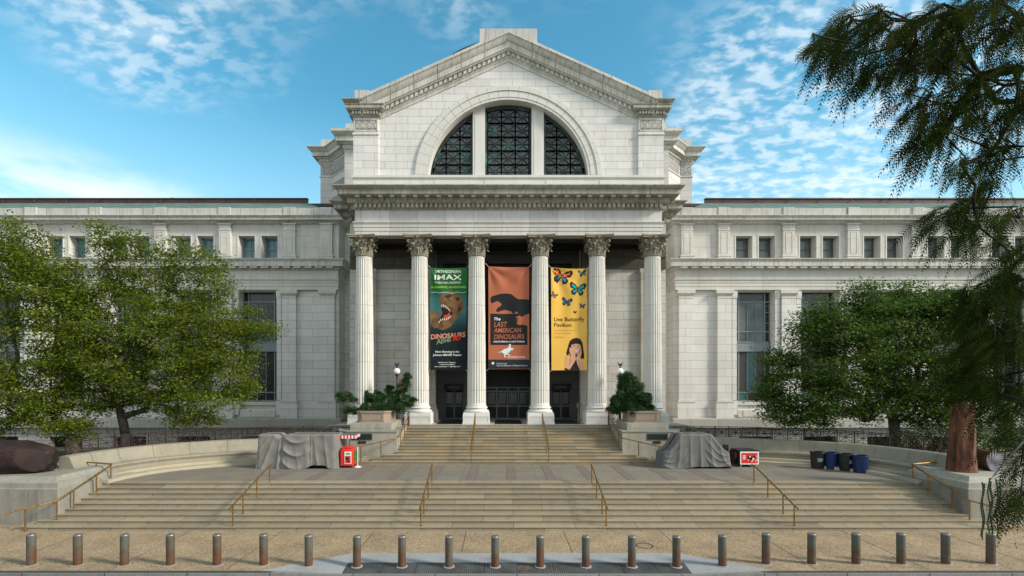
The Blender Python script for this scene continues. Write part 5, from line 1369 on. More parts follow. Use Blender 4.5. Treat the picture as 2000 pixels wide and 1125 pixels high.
B3.poly('child_hair', DK, [[(533,612),(540,585),(548,555),(556,533),(575,518),(600,513),(622,521),(636,545),(641,580),(646,618),(646,645),(630,645),(610,640),(560,640),(552,610),(545,628)]], .006)
B3.poly('child_skin', SK, [[(566,556),(576,543),(600,540),(616,548),(626,568),(622,595),(606,614),(588,616),(574,604),(566,580)],
    [(555,572),(566,580),(575,602),(590,617),(594,640),(582,668),(562,702),(553,713),(524,700),(526,650),(532,622),(548,632),(556,655),(562,625),(553,595)],
    [(628,575),(622,600),(606,616),(596,640),(600,668),(612,700),(620,712),(640,706),(642,672),(632,648),(622,640),(630,610)]], .009)
B3.poly('child_shading', SK2, [[(588,588),(612,590),(608,603),(594,606)],[(560,640),(568,648),(556,690),(551,690)],[(604,650),(612,655),(622,700),(616,700)]], .011)
B3.poly('child_smile', m_white, [[(590,591),(609,592),(604,600),(594,600)]], .0125)
B3.poly('child_eyes', DK, [[(578,562),(586,560),(587,565),(579,567)],[(604,563),(613,563),(613,568),(605,568)],[(566,556),(576,540),(600,534),(618,545),(625,560),(612,552),(590,550),(575,556)]], .0125)
B3.poly('child_dress', BK, [[(524,701),(553,714),(562,702),(584,668),(596,645),(602,670),(618,712),(618,716),(522,716)]], .0075)
# ================================================================== BOULDER AND PETRIFIED WOOD
from mathutils import noise as mno
def rock():
    bm = bmesh.new(); bmesh.ops.create_icosphere(bm, subdivisions=5, radius=1.0)
    for v in bm.verts:
        p = v.co.copy(); d = p.normalized()
        e = 1.0
        r = 1+0.16*mno.noise(d*1.3+Vector((3,1,7)))+0.07*mno.noise(d*3.5)+0.03*mno.noise(d*9)+0.012*mno.noise(d*22)
        q = Vector((abs(d.x)**.75*math.copysign(1,d.x), abs(d.y)**.8*math.copysign(1,d.y), abs(d.z)**.72*math.copysign(1,d.z)))*r
        v.co = Vector((q.x*1.75, q.y*0.85, q.z*0.74))
        # broken right end: a planar facet
        n = Vector((0.55,-0.80,0.12)).normalized(); k = v.co.dot(n)-1.08
        if k > 0: v.co -= n*k*0.93
        n = Vector((0.25,-0.1,1)).normalized(); k = v.co.dot(n)-0.74
        if k > 0: v.co -= n*k*0.6
        if v.co.z < -0.66: v.co.z = -0.66-(v.co.z+.66)*0.1
    me = bpy.data.meshes.new('boulder'); bm.to_mesh(me); bm.free()
    m = plain('maroon_rock', (0.008,0.005,0.005), 0.7, col2=(0.032,0.015,0.012), scale=1.4, bump=0.9, spec=0.35); me.materials.append(m)
    o = bpy.data.objects.new('boulder', me); COL.objects.link(o); o.location = (-22.45,22.3,2.60); o.rotation_euler = (0,0.03,0)
    tag(o, 'dark red boulder with a broken face, lying on the left end pedestal', 'boulder')
rock()
def petrified():
    m = MB(); n = 48; zs = np.linspace(1.95, 5.1, 40); X, Y = 20.42, 22.55
    for z in zs:
        h = (z-1.95)/3.15
        for i in range(n):
            a = 2*PI*i/n
            r = 0.475*(1+0.10*math.exp(-h*6))*(1-0.12*h)
            r += 0.055*mno.noise(Vector((math.cos(a)*2.2, math.sin(a)*2.2, z*0.5)))+0.035*mno.noise(Vector((math.cos(a)*7, math.sin(a)*7, z*0.7)))+0.03*math.copysign(1, math.sin(a*5+z*.4))*0.4
            top = 5.1-0.5*(0.5+0.5*math.cos(a-1))-0.25*mno.noise(Vector((math.cos(a)*3,math.sin(a)*3,2)))
            zz = min(z, top)
            m.v.append((X+r*math.cos(a)+0.05*h, Y+r*math.sin(a), zz))
    m.f = [(k*n+i, k*n+(i+1)%n, (k+1)*n+(i+1)%n, (k+1)*n+i) for k in range(39) for i in range(n)]+[tuple(range(39*n,40*n))]
    mt, nt, b = mat_new('petrified_wood', 0.6, 0.35); N = nt.nodes.new; L = nt.links.new
    tc = N('ShaderNodeTexCoord'); mp = N('ShaderNodeMapping'); mp.inputs['Scale'].default_value = (3.5,3.5,0.8); L(tc.outputs['Object'], mp.inputs[0])
    nz = N('ShaderNodeTexNoise'); nz.inputs['Scale'].default_value = 1.2; nz.inputs['Detail'].default_value = 9; nz.inputs['Roughness'].default_value = .7; L(mp.outputs[0], nz.inputs[0])
    rp = N('ShaderNodeValToRGB'); e = rp.color_ramp.elements; e[0].position = .36; e[0].color = (0.018,0.009,0.006,1); e[1].position = .66; e[1].color = (0.27,0.15,0.085,1)
    k = e.new(.46); k.color = (0.085,0.027,0.013,1); k = e.new(.56); k.color = (0.155,0.055,0.025,1)
    L(nz.outputs[0], rp.inputs[0]); L(rp.outputs[0], b.inputs['Base Color'])
    bp = N('ShaderNodeBump'); bp.inputs['Strength'].default_value = .8; bp.inputs['Distance'].default_value = .05; L(nz.outputs[0], bp.inputs['Height']); L(bp.outputs[0], b.inputs['Normal'])
    o = m.build('petrified_trunk', mt, None, smooth=True); o.name='petrified_log'; tag(o, 'upright reddish brown petrified tree trunk on the right end pedestal', 'petrified wood')
    # lying slice of petrified log
    t = thing('petrified_log', 'short petrified log lying with its pale round face forward, beside the upright trunk', 'petrified wood', (21.8,22.9,1.95))
    g = MB(); cx, cz = 21.85, 2.42; n = 40
    for k, y in enumerate(np.linspace(22.45, 24.0, 8)):
        for i in range(n):
            a = 2*PI*i/n; r = 0.44*(1+.07*math.sin(a*3+1)+.05*mno.noise(Vector((math.cos(a)*3,math.sin(a)*3,y))))
            g.v.append((cx+r*math.cos(a)+0.35*(y-22.45), y, cz+r*math.sin(a)))
    g.f = [(k*n+i, (k+1)*n+i, (k+1)*n+(i+1)%n, k*n+(i+1)%n) for k in range(7) for i in range(n)]
    g.build('bark', mt, t, smooth=True)
    f = MB(); f.v = [(cx,22.44,cz)]+[(cx+(v[0]-cx)*.98, 22.445, cz+(v[2]-cz)*.98) for v in g.v[:n]]; f.f = [(0,1+i,1+(i+1)%n) for i in range(n)]
    f.build('cut_face', plain('agate_face', (0.06,0.05,0.07), 0.4, col2=(0.24,0.23,0.26), scale=3.5, spec=.6), t)
petrified()
# ================================================================== DRAPED CARTS
m_tarp = plain('grey_tarpaulin', (0.175,0.169,0.155), 0.7, var=0.10, scale=2.5, spec=0.2)
m_tarp2 = plain('darker_grey_tarpaulin', (0.13,0.13,0.126), 0.7, var=0.10, scale=2.5, spec=0.2)
m_black = plain('black_plastic', (0.012,0.012,0.013), 0.45, var=0.2)
def drape(name, label, x0, x1, y0, y1, H, foldf, mat, base, top_in, flare=0.10, lift=None, wheels=()):
    t = thing(name, label, 'covered cart', ((x0+x1)/2,(y0+y1)/2,1.26), 'cloth covered carts on the plaza')
    nP, nV = 520, 56; zg = 1.262
    per = []
    W_, D_ = x1-x0, y1-y0; rc = 0.22
    L_ = 2*(W_+D_); 
    for i in range(nP):
        d = L_*i/nP
        if d < W_: p = (x0+d, y0); nrm = (0,-1)
        elif d < W_+D_: p = (x1, y0+d-W_); nrm = (1,0)
        elif d < 2*W_+D_: p = (x1-(d-W_-D_), y1); nrm = (0,1)
        else: p = (x0, y1-(d-2*W_-D_)); nrm = (-1,0)
        # round the corners
        cx = min(max(p[0], x0+rc), x1-rc); cy = min(max(p[1], y0+rc), y1-rc)
        v = Vector((p[0]-cx, p[1]-cy))
        if v.length > rc: v = v.normalized()*rc
        nn = v.normalized() if v.length > 1e-6 else Vector(nrm)
        per.append((cx+v.x, cy+v.y, nn.x, nn.y, d))
    V = []
    for j in range(nV+1):
        v = j/nV      # 0 bottom .. 1 top edge
        for (px_, py_, nx, ny, d) in per:
            u = (px_-x0)/W_; h = H(u)
            fo = foldf(u, v, d, nx, ny)
            amp = (1-v)**0.6
            lf = (lift(u) if lift and ny < -0.5 else 0.0)*(1-v)
            ti = top_in*v
            edge = 0.05*(1-math.sqrt(max(0, 1-max(0,(v-0.94)/0.06)**2)))
            r = flare*(1-v)+fo-ti-edge
            V.append((px_+nx*r, py_+ny*r, zg+lf+v*(h-lf) - 0.0))
    cx0, cy0 = (x0+x1)/2, (y0+y1)/2
    last = V[-nP:]
    for k in range(1, 8):
        q = 1-k/8
        for i, (x,y,z) in enumerate(last):
            xx = x; yy = cy0+(y-cy0)*q
            xx = cx0+(x-cx0)*(1-0.06*k/8*0) ; u = min(1,max(0,(xx-x0)/W_)); V.append((xx, yy, zg+H(u)+0.015*math.sin(xx*9+yy*4)*(1-q)))
    F = [(j*nP+i, j*nP+(i+1)%nP, (j+1)*nP+(i+1)%nP, (j+1)*nP+i) for j in range(nV+7) for i in range(nP)]
    np_mesh('cover', V, F, mat, t, smooth=True)
    for (x,y) in wheels:
        w = MB(); w.tube([(x-.03,y,zg+.07),(x+.03,y,zg+.07)], .07, 14); w.build('wheel', m_black, t)
    if wheels:
        b = MB(); b.box(x0+.2,x1-.2,y0+.2,y1-.2,zg+.10,zg+.35); b.build('cart_body', m_black, t)
    return t
def sstep(a, b, x): q = min(1,max(0,(x-a)/(b-a))); return q*q*(3-2*q)
def ridge(x): return (1-abs(math.sin(x)))**1.6
YL = 27.15; xl0, xl1 = XP(502,YL), XP(657,YL)
def HL(u):
    h = 1.86-0.22*math.exp(-((u-.285)/.045)**2)
    return h
def FL(u, v, d, nx, ny):
    k = 1-v
    if abs(nx) > .6: return 0.07*ridge(d*7+1.2*v)*(0.2+k)
    # left third: folds spreading from the dip; middle: swag; right: few flat folds
    a = 0.0
    if u < .30:
        ph = (u-.30)/(0.32+0.75*k)*17; a = 0.10*ridge(ph+0.5)*(0.15+k**.7*0.85)
    elif u < .68:
        c = .50; uu = (u-c)/.20; y = v-0.28*(uu*uu)
        ph = y*15+uu*0.6; sw = sstep(.30,.36,u)*sstep(.70,.62,u)
        a = 0.105*ridge(ph*0.55)*sw*sstep(1.0,.75,v)*(0.35+.65*sstep(0,.3,v+.15))+0.035*ridge((u-.3)*26+v*2.2)*(k**1.3)*(1-abs(uu)*.4)+0.06*sw
    else:
        a = 0.06*ridge((u-.68)*24+0.9+v*1.6)*(0.3+.7*k)+0.03*sstep(.70,.69,u)
    a += 0.012*mno.noise(Vector((d*2.3,v*4,3)))*2+0.02*mno.noise(Vector((d*.9,v*2,9)))*2
    return a
def liftL(u): return 0.20*sstep(.60,.72,u)*sstep(.95,.84,u)
drape('draped_cart', 'long pale grey tarpaulin with deep swags over carts, left of the upper stairs', xl0, xl1, YL-0.05, YL+1.35, HL, FL, m_tarp, 0, 0.03, 0.08, liftL, wheels=[(XP(617,YL),YL+.15),(XP(640,YL),YL+.2)])
YR = 27.2; xr0, xr1 = XP(1294,YR), XP(1428,YR)
def HR(u):
    return float(np.interp(u, (0,.05,.10,.15,.20,.25,.29,.72,.78,.84,.90,.95,1), (.86,.88,.98,1.18,1.50,1.80,1.86,1.86,1.60,1.28,1.04,.92,.86)))
def FR(u, v, d, nx, ny):
    k = 1-v
    if abs(nx) > .6: return 0.05*ridge(d*6+v)*(0.2+k)
    uu = (u-.5)/.5
    fan = u+0.28*uu*abs(uu)*(k**1.2)*-0.6
    a = 0.065*ridge(fan*22+0.5)*(0.15+.85*k**.6)
    sw = sstep(.62,.50,abs(uu-.62)*1.6) if uu > 0 else sstep(.62,.50,abs(uu+.66)*1.6)
    c = .62 if uu > 0 else -.66
    y = v-0.55*((uu-c)/.5)**2
    a += 0.05*ridge(y*11)*sw*(.3+.7*k)
    return a+0.02*mno.noise(Vector((d*1.3,v*3,5)))
drape('draped_cart', 'dark grey tarpaulin over a cart with lower shoulders, right of the upper stairs', xr0, xr1, YR-.05, YR+1.4, HR, FR, m_tarp2, 0, 0.05, 0.06, lambda u: 0.10*sstep(.25,.5,u)*(1-sstep(.97,1,u)), wheels=[(XP(1402,YR),YR+.1),(XP(1417,YR),YR+.1)])
# ---- red vending cart with striped awning, white stanchion
m_red = plain('red_plastic', (0.62,0.022,0.012), 0.35, var=0.06, spec=0.5)
m_wht = plain('white_paint', (0.72,0.72,0.70), 0.4, var=0.04)
m_grn = plain('green_sign', (0.03,0.28,0.08), 0.5, var=0.08)
def bin_cart():
    Y = 27.35; x0, x1 = XP(664.5,Y), XP(688.5,Y); zg = 1.26
    t = thing('vending_cart', 'small bright red cart with picture panels, right of the long tarpaulin', 'cart', ((x0+x1)/2,Y+.4,zg))
    b = MB(); zb = zg+.10
    b.box(x0,x1,Y,Y+.75,zb,zb+.86); b.frustum(x0,x1,Y,Y+.75,zb+.862,x0+.10,x1-.05,Y+.08,Y+.68,zb+.95); b.box(x0+.12,x1-.08,Y+.10,Y+.6,zb+.95,zb+1.06)
    b.build('body', m_red, t, bevel=0.03, smooth=True)
    p = MB(); xm = (x0+x1)/2+.09; p.box(xm-.19,xm+.19,Y-.02,Y-.002,zb+.12,zb+.80); p.build('front_panel', m_wht, t)
    p = MB(); p.box(xm-.15,xm+.15,Y-.028,Y-.021,zb+.16,zb+.56); p.build('red_picture', m_red, t)
    p = MB(); p.tube([(xm-.04,Y-.034,zb+.42),(xm-.04,Y-.029,zb+.42)], .085, 16); p.tube([(xm+.03,Y-.034,zb+.28),(xm+.03,Y-.029,zb+.28)], .06, 16); p.build('dark_picture_spots', m_black, t)
    p = MB(); p.box(xm-.10,xm+.12,Y-.028,Y-.021,zb+.64,zb+.72); p.build('green_strip', m_grn, t)
    p = MB(); p.box(x0-.02,x0-.002,Y+.15,Y+.55,zb+.25,zb+.65); p.build('side_panel', m_wht, t)
    for x in (x0+.08,x1-.08):
        for y in (Y+.08,Y+.65): w = MB(); w.tube([(x-.02,y,zg+.05),(x+.02,y,zg+.05)], .05, 12); w.build('wheel', m_black, t)
    g = MB(); g.box(x1+.03,x1+.22,Y+.25,Y+.27,zg+.3,zg+.95); g2 = g.build('green_sign', m_grn, t); 
    a = thing('striped_awning', 'small red and white striped awning on thin black poles above the red cart', 'awning', (XP(674,Y),Y+.9,zg))
    xa, xb = XP(650,Y+.9), XP(697,Y+.5); ya, yb = Y+.45, Y+1.1; zt = ZP(851,Y+.5)
    r = MB(); r.add([(xa,ya,zt),(xb,ya,zt),(xb-.05,yb,zt+.05),(xa+.05,yb,zt+.05),(xa,ya,zt+.02),(xb,ya,zt+.02),(xb-.05,yb,zt+.07),(xa+.05,yb,zt+.07)], [(0,3,2,1),(4,5,6,7),(0,1,5,4),(1,2,6,5),(2,3,7,6),(3,0,4,7)])
    r.build('canopy', m_black_cloth, a)
    n = 16
    for mt, k0, nm in ((m_red,0,'red_stripes'),(m_wht,1,'white_stripes')):
        v = MB()
        for k in range(k0, n, 2):
            u0 = xa+(xb-xa)*k/n; u1 = xa+(xb-xa)*(k+1)/n
            v.box(u0,u1,ya-.015,ya,zt-.16,zt+.02)
        for k in range(k0, 12, 2):
            w0 = ya+(yb-ya)*k/12; w1 = ya+(yb-ya)*(k+1)/12
            v.box(xb,xb+.012,w0,w1,zt-.10,zt+.06)
        v.build(nm, mt, a)
    for px_, y in ((672,ya+.1),(683,ya+.1),(655,yb-.1),(683,yb-.1)):
        q = MB(); x = XP(px_,y); q.tube([(x,y,zg),(x,y,zt+.01)], .018, 8); q.build('pole', m_iron, a)
    s = thing('stanchion', 'thin white stanchion post on a round base between red cart and stairs', 'post', (XP(696,Y),Y+.25,zg), world_coords=False)
    q = MB(); q.lathe([(0.022,0),(0.022,1.05),(0.035,1.06),(0.035,1.10),(0.0,1.12)], 12); q.build('pole', m_wht, s, loc=(0,0,0))
    q = MB(); q.lathe([(0.20,0),(0.20,.02),(0.12,.05),(0.03,.08)], 20); q.build('base', m_wht, s, loc=(0,0,0))
m_black_cloth = plain('dark_grey_canvas', (0.10,0.105,0.11), 0.8, var=0.2)
bin_cart()
# ---- white framed cart right of the dark tarpaulin, and a folded black chair behind
def ice_cart():
    Y = 27.6; zg = 1.26; x0, x1 = XP(1445,Y), XP(1482,Y); z0, z1 = ZP(907,Y), ZP(882,Y)
    t = thing('vending_cart', 'low cart with a white framed red picture panel, right of the dark tarpaulin', 'cart', ((x0+x1)/2,Y+.5,zg))
    b = MB(); b.box(x0,x1,Y,Y+1.0,zg+.12,z1+.02); b.box(x0-.02,x1+.02,Y-.02,Y+1.02,z1+.022,z1+.07); b.build('body', m_black, t, bevel=.01)
    f = MB(); f.box(x0+.01,x1-.01,Y-.03,Y-.001,z0,z1); f.build('white_panel', m_wht, t)
    f = MB(); f.box(x0+.08,x1-.08,Y-.04,Y-.031,z0+.07,z1-.07); f.build('red_picture', m_red, t)
    cx, cz = (x0+x1)/2+.12, (z0+z1)/2
    for nm, mt, pts in (('black_spots',m_black,((cx-.12,cz+.02,.13),(cx+.02,cz-.08,.10),(cx+.12,cz+.07,.08))),('pink_spots',plain('pink_print',(0.75,0.35,0.40),.5),((cx+.0,cz-.17,.05),(cx-.2,cz-.1,.045),(cx+.27,cz+.1,.05),(cx+.27,cz-.1,.05),(cx+.2,cz-.16,.04))),('white_spots',m_wht,((cx-.11,cz+.08,.045),(cx+.08,cz-.03,.05),(cx+.05,cz-.1,.04)))):
        q = MB()
        for k, (x,z,r) in enumerate(pts): q.tube([(x,Y-.045-.003*(nm!='black_spots')*3,z),(x,Y-.041,z)], r, 14)
        q.build(nm, mt, t)
    q = MB()
    for k in range(3):
        q.box(x0+.15,x0+.30,Y-.045,Y-.041,cz+.10-.085*k,cz+.15-.085*k)
    q.build('white_marks', m_wht, t)
    xs = XP(1430,Y+.8); s = MB(); s.box(xs,x0-.06,Y+.35,Y+1.1,zg+.1,zg+.85); s.build('side_box', m_black, t, bevel=.01)
    s = MB(); s.box(xs+.05,x0-.12,Y+.335,Y+.349,zg+.45,zg+.78); s.build('dark_red_print', plain('dark_red_print',(0.25,0.015,0.02),.5), t)
    for x in (x0+.1,x1-.1): w = MB(); w.tube([(x-.02,Y+.1,zg+.06),(x+.02,Y+.1,zg+.06)], .06, 12); w.build('wheel', m_wht, t)
    c = thing('folding_chair', 'black chair back sticking up behind the dark tarpaulin', 'chair', (XP(1417,28.9),28.9,1.26))
    xa, xb = XP(1411,28.9), XP(1423,28.9); ch = MB(); zt = ZP(868,28.9)
    ch.box(xa,xb,28.88,28.93,zt-.38,zt); ch.build('backrest', m_black, c, bevel=.03)
    ch = MB(); ch.box(xa,xb,28.45,28.88,1.68,1.73); ch.build('seat', m_black, c, bevel=.01)
    for x in (xa+.03,xb-.03):
        for y, z in ((28.9,zt-.3),(28.5,1.69)): l = MB(); l.tube([(x,y,1.26),(x,y,z)], .015, 6); l.build('leg', m_black, c)
ice_cart()
# ---- litter bins
m_blue = plain('blue_plastic', (0.003,0.018,0.08), 0.45, var=0.15)
def bins():
    labs = ['black ribbed litter bin with white lettering, leftmost of the four bins by the bench', 'blue ribbed recycling bin standing between the two black bins', 'black ribbed litter bin standing between the two blue bins', 'blue ribbed recycling bin, rightmost of the four bins by the bench']
    spots = [(1597,27.3,m_black),(1622.5,27.1,m_blue),(1651.5,26.6,m_black),(1680.5,26.0,m_blue)]
    for i, ((px_,Y,mt),lab) in enumerate(zip(spots, labs)):
        t = thing('litter_bin', lab, 'bin', (XP(px_,Y),Y,1.26), 'round litter bins on the plaza', world_coords=False)
        b = MB(); n = 72; prof = [(0.30,0),(0.31,.03),(0.335,.5),(0.35,.80),(0.375,.81),(0.375,.86),(0.36,.87),(0.35,.86)]
        for r, z in prof:
            for k in range(n):
                a = 2*PI*k/n; rr = r+(0.012 if (k//3) % 2 else 0)*(0.03 < z < .79); b.v.append((rr*math.cos(a), rr*math.sin(a), z))
        b.f = [(j*n+k, j*n+(k+1)%n, (j+1)*n+(k+1)%n, (j+1)*n+k) for j in range(len(prof)-1) for k in range(n)]+[tuple(range(n-1,-1,-1))]
        b.build('body', mt, t, loc=(0,0,0))
        r = MB(); r.lathe([(0.352,.86),(0.372,.885),(0.36,.90),(0.30,.905),(0.29,.88)], 40, cap=False); r.build('rim', mt, t, loc=(0,0,0), smooth=True)
        l = MB(); l.lathe([(0.0,.80),(0.33,.80)], 30, cap=False); l.build('liner', m_black, t, loc=(0,0,0))
        if mt is m_black:
            for (s_, z) in (('TRASH',.50),('ONLY',.40)):
                v, f = text_tris(s_, -.14+(0.10 if i == 2 else -0.06), .10+(0.10 if i == 2 else -0.06), z, z+.075, .02)
                q = MB(); q.add([(x, -math.sqrt(max(.01,.356**2-x*x))-.004, zz) for x,zz in v], f); q.build('lettering', m_wht, t, loc=(0,0,0))
bins()

# ================================================================== DOOR MATS AND A STAND ON THE PORCH
for (x0, x1, lab) in ((-5.0,-3.0,'black mat before the door under the green banner'),(-0.95,0.95,'black mat before the middle doors under the orange banner'),(3.0,5.0,'black mat before the door under the yellow banner')):
    q = MB(); q.box(x0,x1,34.15,37.9,3.07,3.10); tag(q.build('door_mat', m_black), lab, 'mat', 'black mats on the portico floor')
t = thing('sign_stand', 'thin black stand with small panel, right of the door under the yellow banner', 'stand', (5.15,36.6,3.08))
q = MB(); q.box(5.0,5.30,36.45,36.75,3.08,3.11); q.build('base', m_black, t)
q = MB(); q.box(5.02,5.06,36.58,36.62,3.11,4.5); q.box(5.24,5.28,36.58,36.62,3.11,4.5); q.build('frame', m_black, t)
q = MB(); q.box(5.06,5.24,36.58,36.61,4.05,4.45); q.build('panel', m_doortxt, t)
# ================================================================== TREES AND PLANTS
def leaf_mat(name, cols, spec=0.3, trans=0.35, rough=0.5, patch=0.35, ps=0.5, patch_col=(0.14,0.13,0.02)):
    m = bpy.data.materials.new(name); m.use_nodes = True; nt = m.node_tree; N = nt.nodes.new; L = nt.links.new
    b = nt.nodes['Principled BSDF']; b.inputs['Roughness'].default_value = rough; b.inputs['Specular IOR Level'].default_value = spec
    g = N('ShaderNodeNewGeometry'); rp = N('ShaderNodeValToRGB'); e = rp.color_ramp.elements; n = len(cols)
    e[0].position = 0; e[0].color = (*cols[0],1); e[1].position = 1; e[1].color = (*cols[-1],1)
    for i, c in enumerate(cols[1:-1]): k = e.new((i+1)/(n-1)); k.color = (*c,1)
    L(g.outputs['Random Per Island'], rp.inputs[0])
    tc = N('ShaderNodeTexCoord'); nz = N('ShaderNodeTexNoise'); nz.inputs['Scale'].default_value = ps; nz.inputs['Detail'].default_value = 3; L(tc.outputs['Object'], nz.inputs[0])
    r = N('ShaderNodeMapRange'); r.inputs[1].default_value = .45; r.inputs[2].default_value = .7; r.inputs[4].default_value = patch; L(nz.outputs[0], r.inputs[0])
    mx = N('ShaderNodeMix'); mx.data_type = 'RGBA'; L(r.outputs[0], mx.inputs[0]); L(rp.outputs[0], mx.inputs[6]); mx.inputs[7].default_value = (*patch_col,1)
    L(mx.outputs[2], b.inputs['Base Color'])
    t = N('ShaderNodeBsdfTranslucent'); L(mx.outputs[2], t.inputs[0]); ms = N('ShaderNodeMixShader'); ms.inputs[0].default_value = trans
    out = nt.nodes['Material Output']; L(b.outputs[0], ms.inputs[1]); L(t.outputs[0], ms.inputs[2]); L(ms.outputs[0], out.inputs[0])
    return m
m_bark = plain('dark_bark', (0.045,0.035,0.026), 0.95, col2=(0.10,0.085,0.065), scale=5, bump=0.9)
m_leafL = leaf_mat('yellow_green_leaves', [(0.055,0.10,0.010),(0.105,0.17,0.014),(0.17,0.235,0.020),(0.25,0.29,0.03)], trans=0.5, patch=0.75, ps=0.8, patch_col=(0.19,0.20,0.018))
m_leafR = leaf_mat('deep_green_leaves', [(0.028,0.070,0.012),(0.052,0.110,0.014),(0.082,0.150,0.018),(0.120,0.190,0.025)], trans=0.4, patch=0.6, ps=.8, patch_col=(0.07,0.12,0.018))
m_leafS = leaf_mat('shrub_leaves', [(0.012,0.030,0.008),(0.022,0.045,0.010),(0.045,0.075,0.014)], trans=0.25, patch=0.2)
def skeleton(trunk, att, seglen=0.45, sag=0.0, rng=None):
    """attach attractor points one by one to the nearest point already in the tree"""
    P = [np.array(p, float) for p in trunk]; par = [-1]+[i for i in range(len(trunk)-1)]
    nodes = list(P); parent = list(par)
    root = P[-1]; att = sorted(att, key=lambda a: np.linalg.norm(np.array(a)-root))
    tips = []; arr = np.array(nodes)
    dist0 = [0.0]
    for i in range(1, len(nodes)): dist0.append(dist0[-1]+np.linalg.norm(nodes[i]-nodes[i-1]))
    for a in att:
        a = np.array(a, float); d = np.linalg.norm(arr-a, axis=1)
        # prefer joining from below / inside
        cost = d+0.06*np.array(dist0)+0.5*np.maximum(0, arr[:,2]-a[2]+0.2)
        j = int(np.argmin(cost)); L = d[j]; n = max(1, int(L/seglen)); prev = j; base = nodes[j]
        for k in range(1, n+1):
            t = k/n; q = base+(a-base)*t; q = q+np.array([rng.uniform(-.06,.06), rng.uniform(-.06,.06), rng.uniform(-.05,.05)-sag*0+0.10*L*0.25*math.sin(PI*t)])*(1 if k < n else 0)
            nodes.append(q); parent.append(prev); dist0.append(dist0[prev]+L/n); prev = len(nodes)-1
        tips.append(prev); arr = np.array(nodes)
    return np.array(nodes), parent, tips
def limbs_mesh(nodes, parent, rtip=0.02, expo=0.42, rmax=0.6, sides=5, skip=0):
    n = len(nodes); cnt = np.zeros(n)
    kids = np.zeros(n)
    for i in range(n-1, -1, -1):
        if kids[i] == 0: cnt[i] = 1
        if parent[i] >= 0: cnt[parent[i]] += cnt[i]; kids[parent[i]] += 1
    r = np.minimum(rtip*cnt**expo, rmax); m = MB()
    for i in range(n):
        p = parent[i]
        if p < 0: continue
        rr = min(r[p], r[i]*1.6); a = Vector(nodes[p]); b = Vector(nodes[i]); s = 12 if r[i] > .12 else sides
        if (b-a).length < 1e-4: continue
        m.tube([a, b+(b-a).normalized()*min(.5*r[i],.1)], (rr, r[i]), s)
    return m, r
def leaves_np(centers, n_per, spread, size, rng, flat=0.5, droop=0.0):
    C_ = np.repeat(np.asarray(centers), n_per, axis=0); n = len(C_)
    off = rng.normal(0, 1, (n,3))*np.array(spread); P = C_+off
    nrm = rng.normal(0, 1, (n,3)); nrm[:,2] = np.abs(nrm[:,2])+flat*1.6; nrm /= np.linalg.norm(nrm, axis=1)[:,None]
    t = rng.normal(0, 1, (n,3)); t[:,2] -= droop; t -= nrm*(t*nrm).sum(1)[:,None]; t /= np.linalg.norm(t, axis=1)[:,None]
    b = np.cross(nrm, t); s = size*rng.uniform(.65, 1.3, n)[:,None]
    V = np.empty((n,4,3)); V[:,0] = P-t*s*.5; V[:,1] = P+b*s*.27+t*s*.02; V[:,2] = P+t*s*.5; V[:,3] = P-b*s*.27+t*s*.02
    F = np.arange(n*4).reshape(n,4); return V.reshape(-1,3), F
def lobes_att(lobes, Y, rng, depth=1.0):
    att = []
    for (px, py, rx, ry, n) in lobes:
        Yc = Y+rng.uniform(-.3,.3); k = Yc/970
        for _ in range(n):
            while True:
                v = np.array([rng.uniform(-1,1) for _ in range(3)]); q = np.linalg.norm(v)
                if .25 < q < 1: break
            v *= (0.65+0.35*q)/q if q > .55 else 1
            ys = min(rx, ry*1.3)*k*depth*v[1]
            att.append((XP(px, Yc)+rx*k*v[0], Yc+ys, ZP(py, Yc)+ry*k*v[2]))
    return att
class Rng(random.Random):
    pass
def tree(name, label, cat, Y, trunk, lobes, mat, n_per=26, spread=(.42,.42,.17), size=0.19, seed=1, rtip=0.0155, depth=1.0, group=None, rmax=.56, expo=.5):
    rng = Rng(seed); nr = np.random.default_rng(seed)
    T = [(XP(px,Y+dy), Y+dy, (ZP(py,Y+dy) if py is not None else 0.9)) for px, py, dy in trunk]
    T[0] = (T[0][0], T[0][1], 1.3)
    att = lobes_att(lobes, Y, rng, depth)
    nodes, par, tips = skeleton(T, att, 0.5, rng=rng)
    t = thing(name, label, cat, (T[0][0], T[0][1], 1.35), group)
    lm, r = limbs_mesh(nodes, par, rtip, expo, rmax); lm.build('trunk', m_bark, t, smooth=True)
    cen = [nodes[i] for i in tips]+[nodes[par[i]] for i in tips if par[i] > len(T)+3]
    V, F = leaves_np(cen, n_per, spread, size, nr); np_mesh('crown', V, F, mat, t)
    return t
tree('broadleaf_tree', 'yellow green broadleaf tree with forked trunk, beyond the left end of the iron fence', 'tree', 30.5,
     [(243,880,0),(246,850,0),(238,815,0),(232,795,.1)],
     [(300,670,125,95,130),(225,630,85,75,80),(340,610,65,60,55),(400,655,75,70,70),(480,635,52,30,40),(410,745,75,70,90),(300,750,90,55,70),(205,700,80,90,80),(455,700,42,40,22),(380,815,45,22,18),
      (258,490,20,48,20),(205,475,22,45,20),(225,540,36,40,24),(330,505,26,45,24),(400,520,34,34,24),(435,560,22,30,14),(295,565,34,45,22),(160,575,36,50,24),(470,760,25,22,12),(205,775,45,25,20),(345,785,50,20,16)],
     m_leafL, n_per=50, seed=11, size=0.165, group='green trees in front of the museum wings')
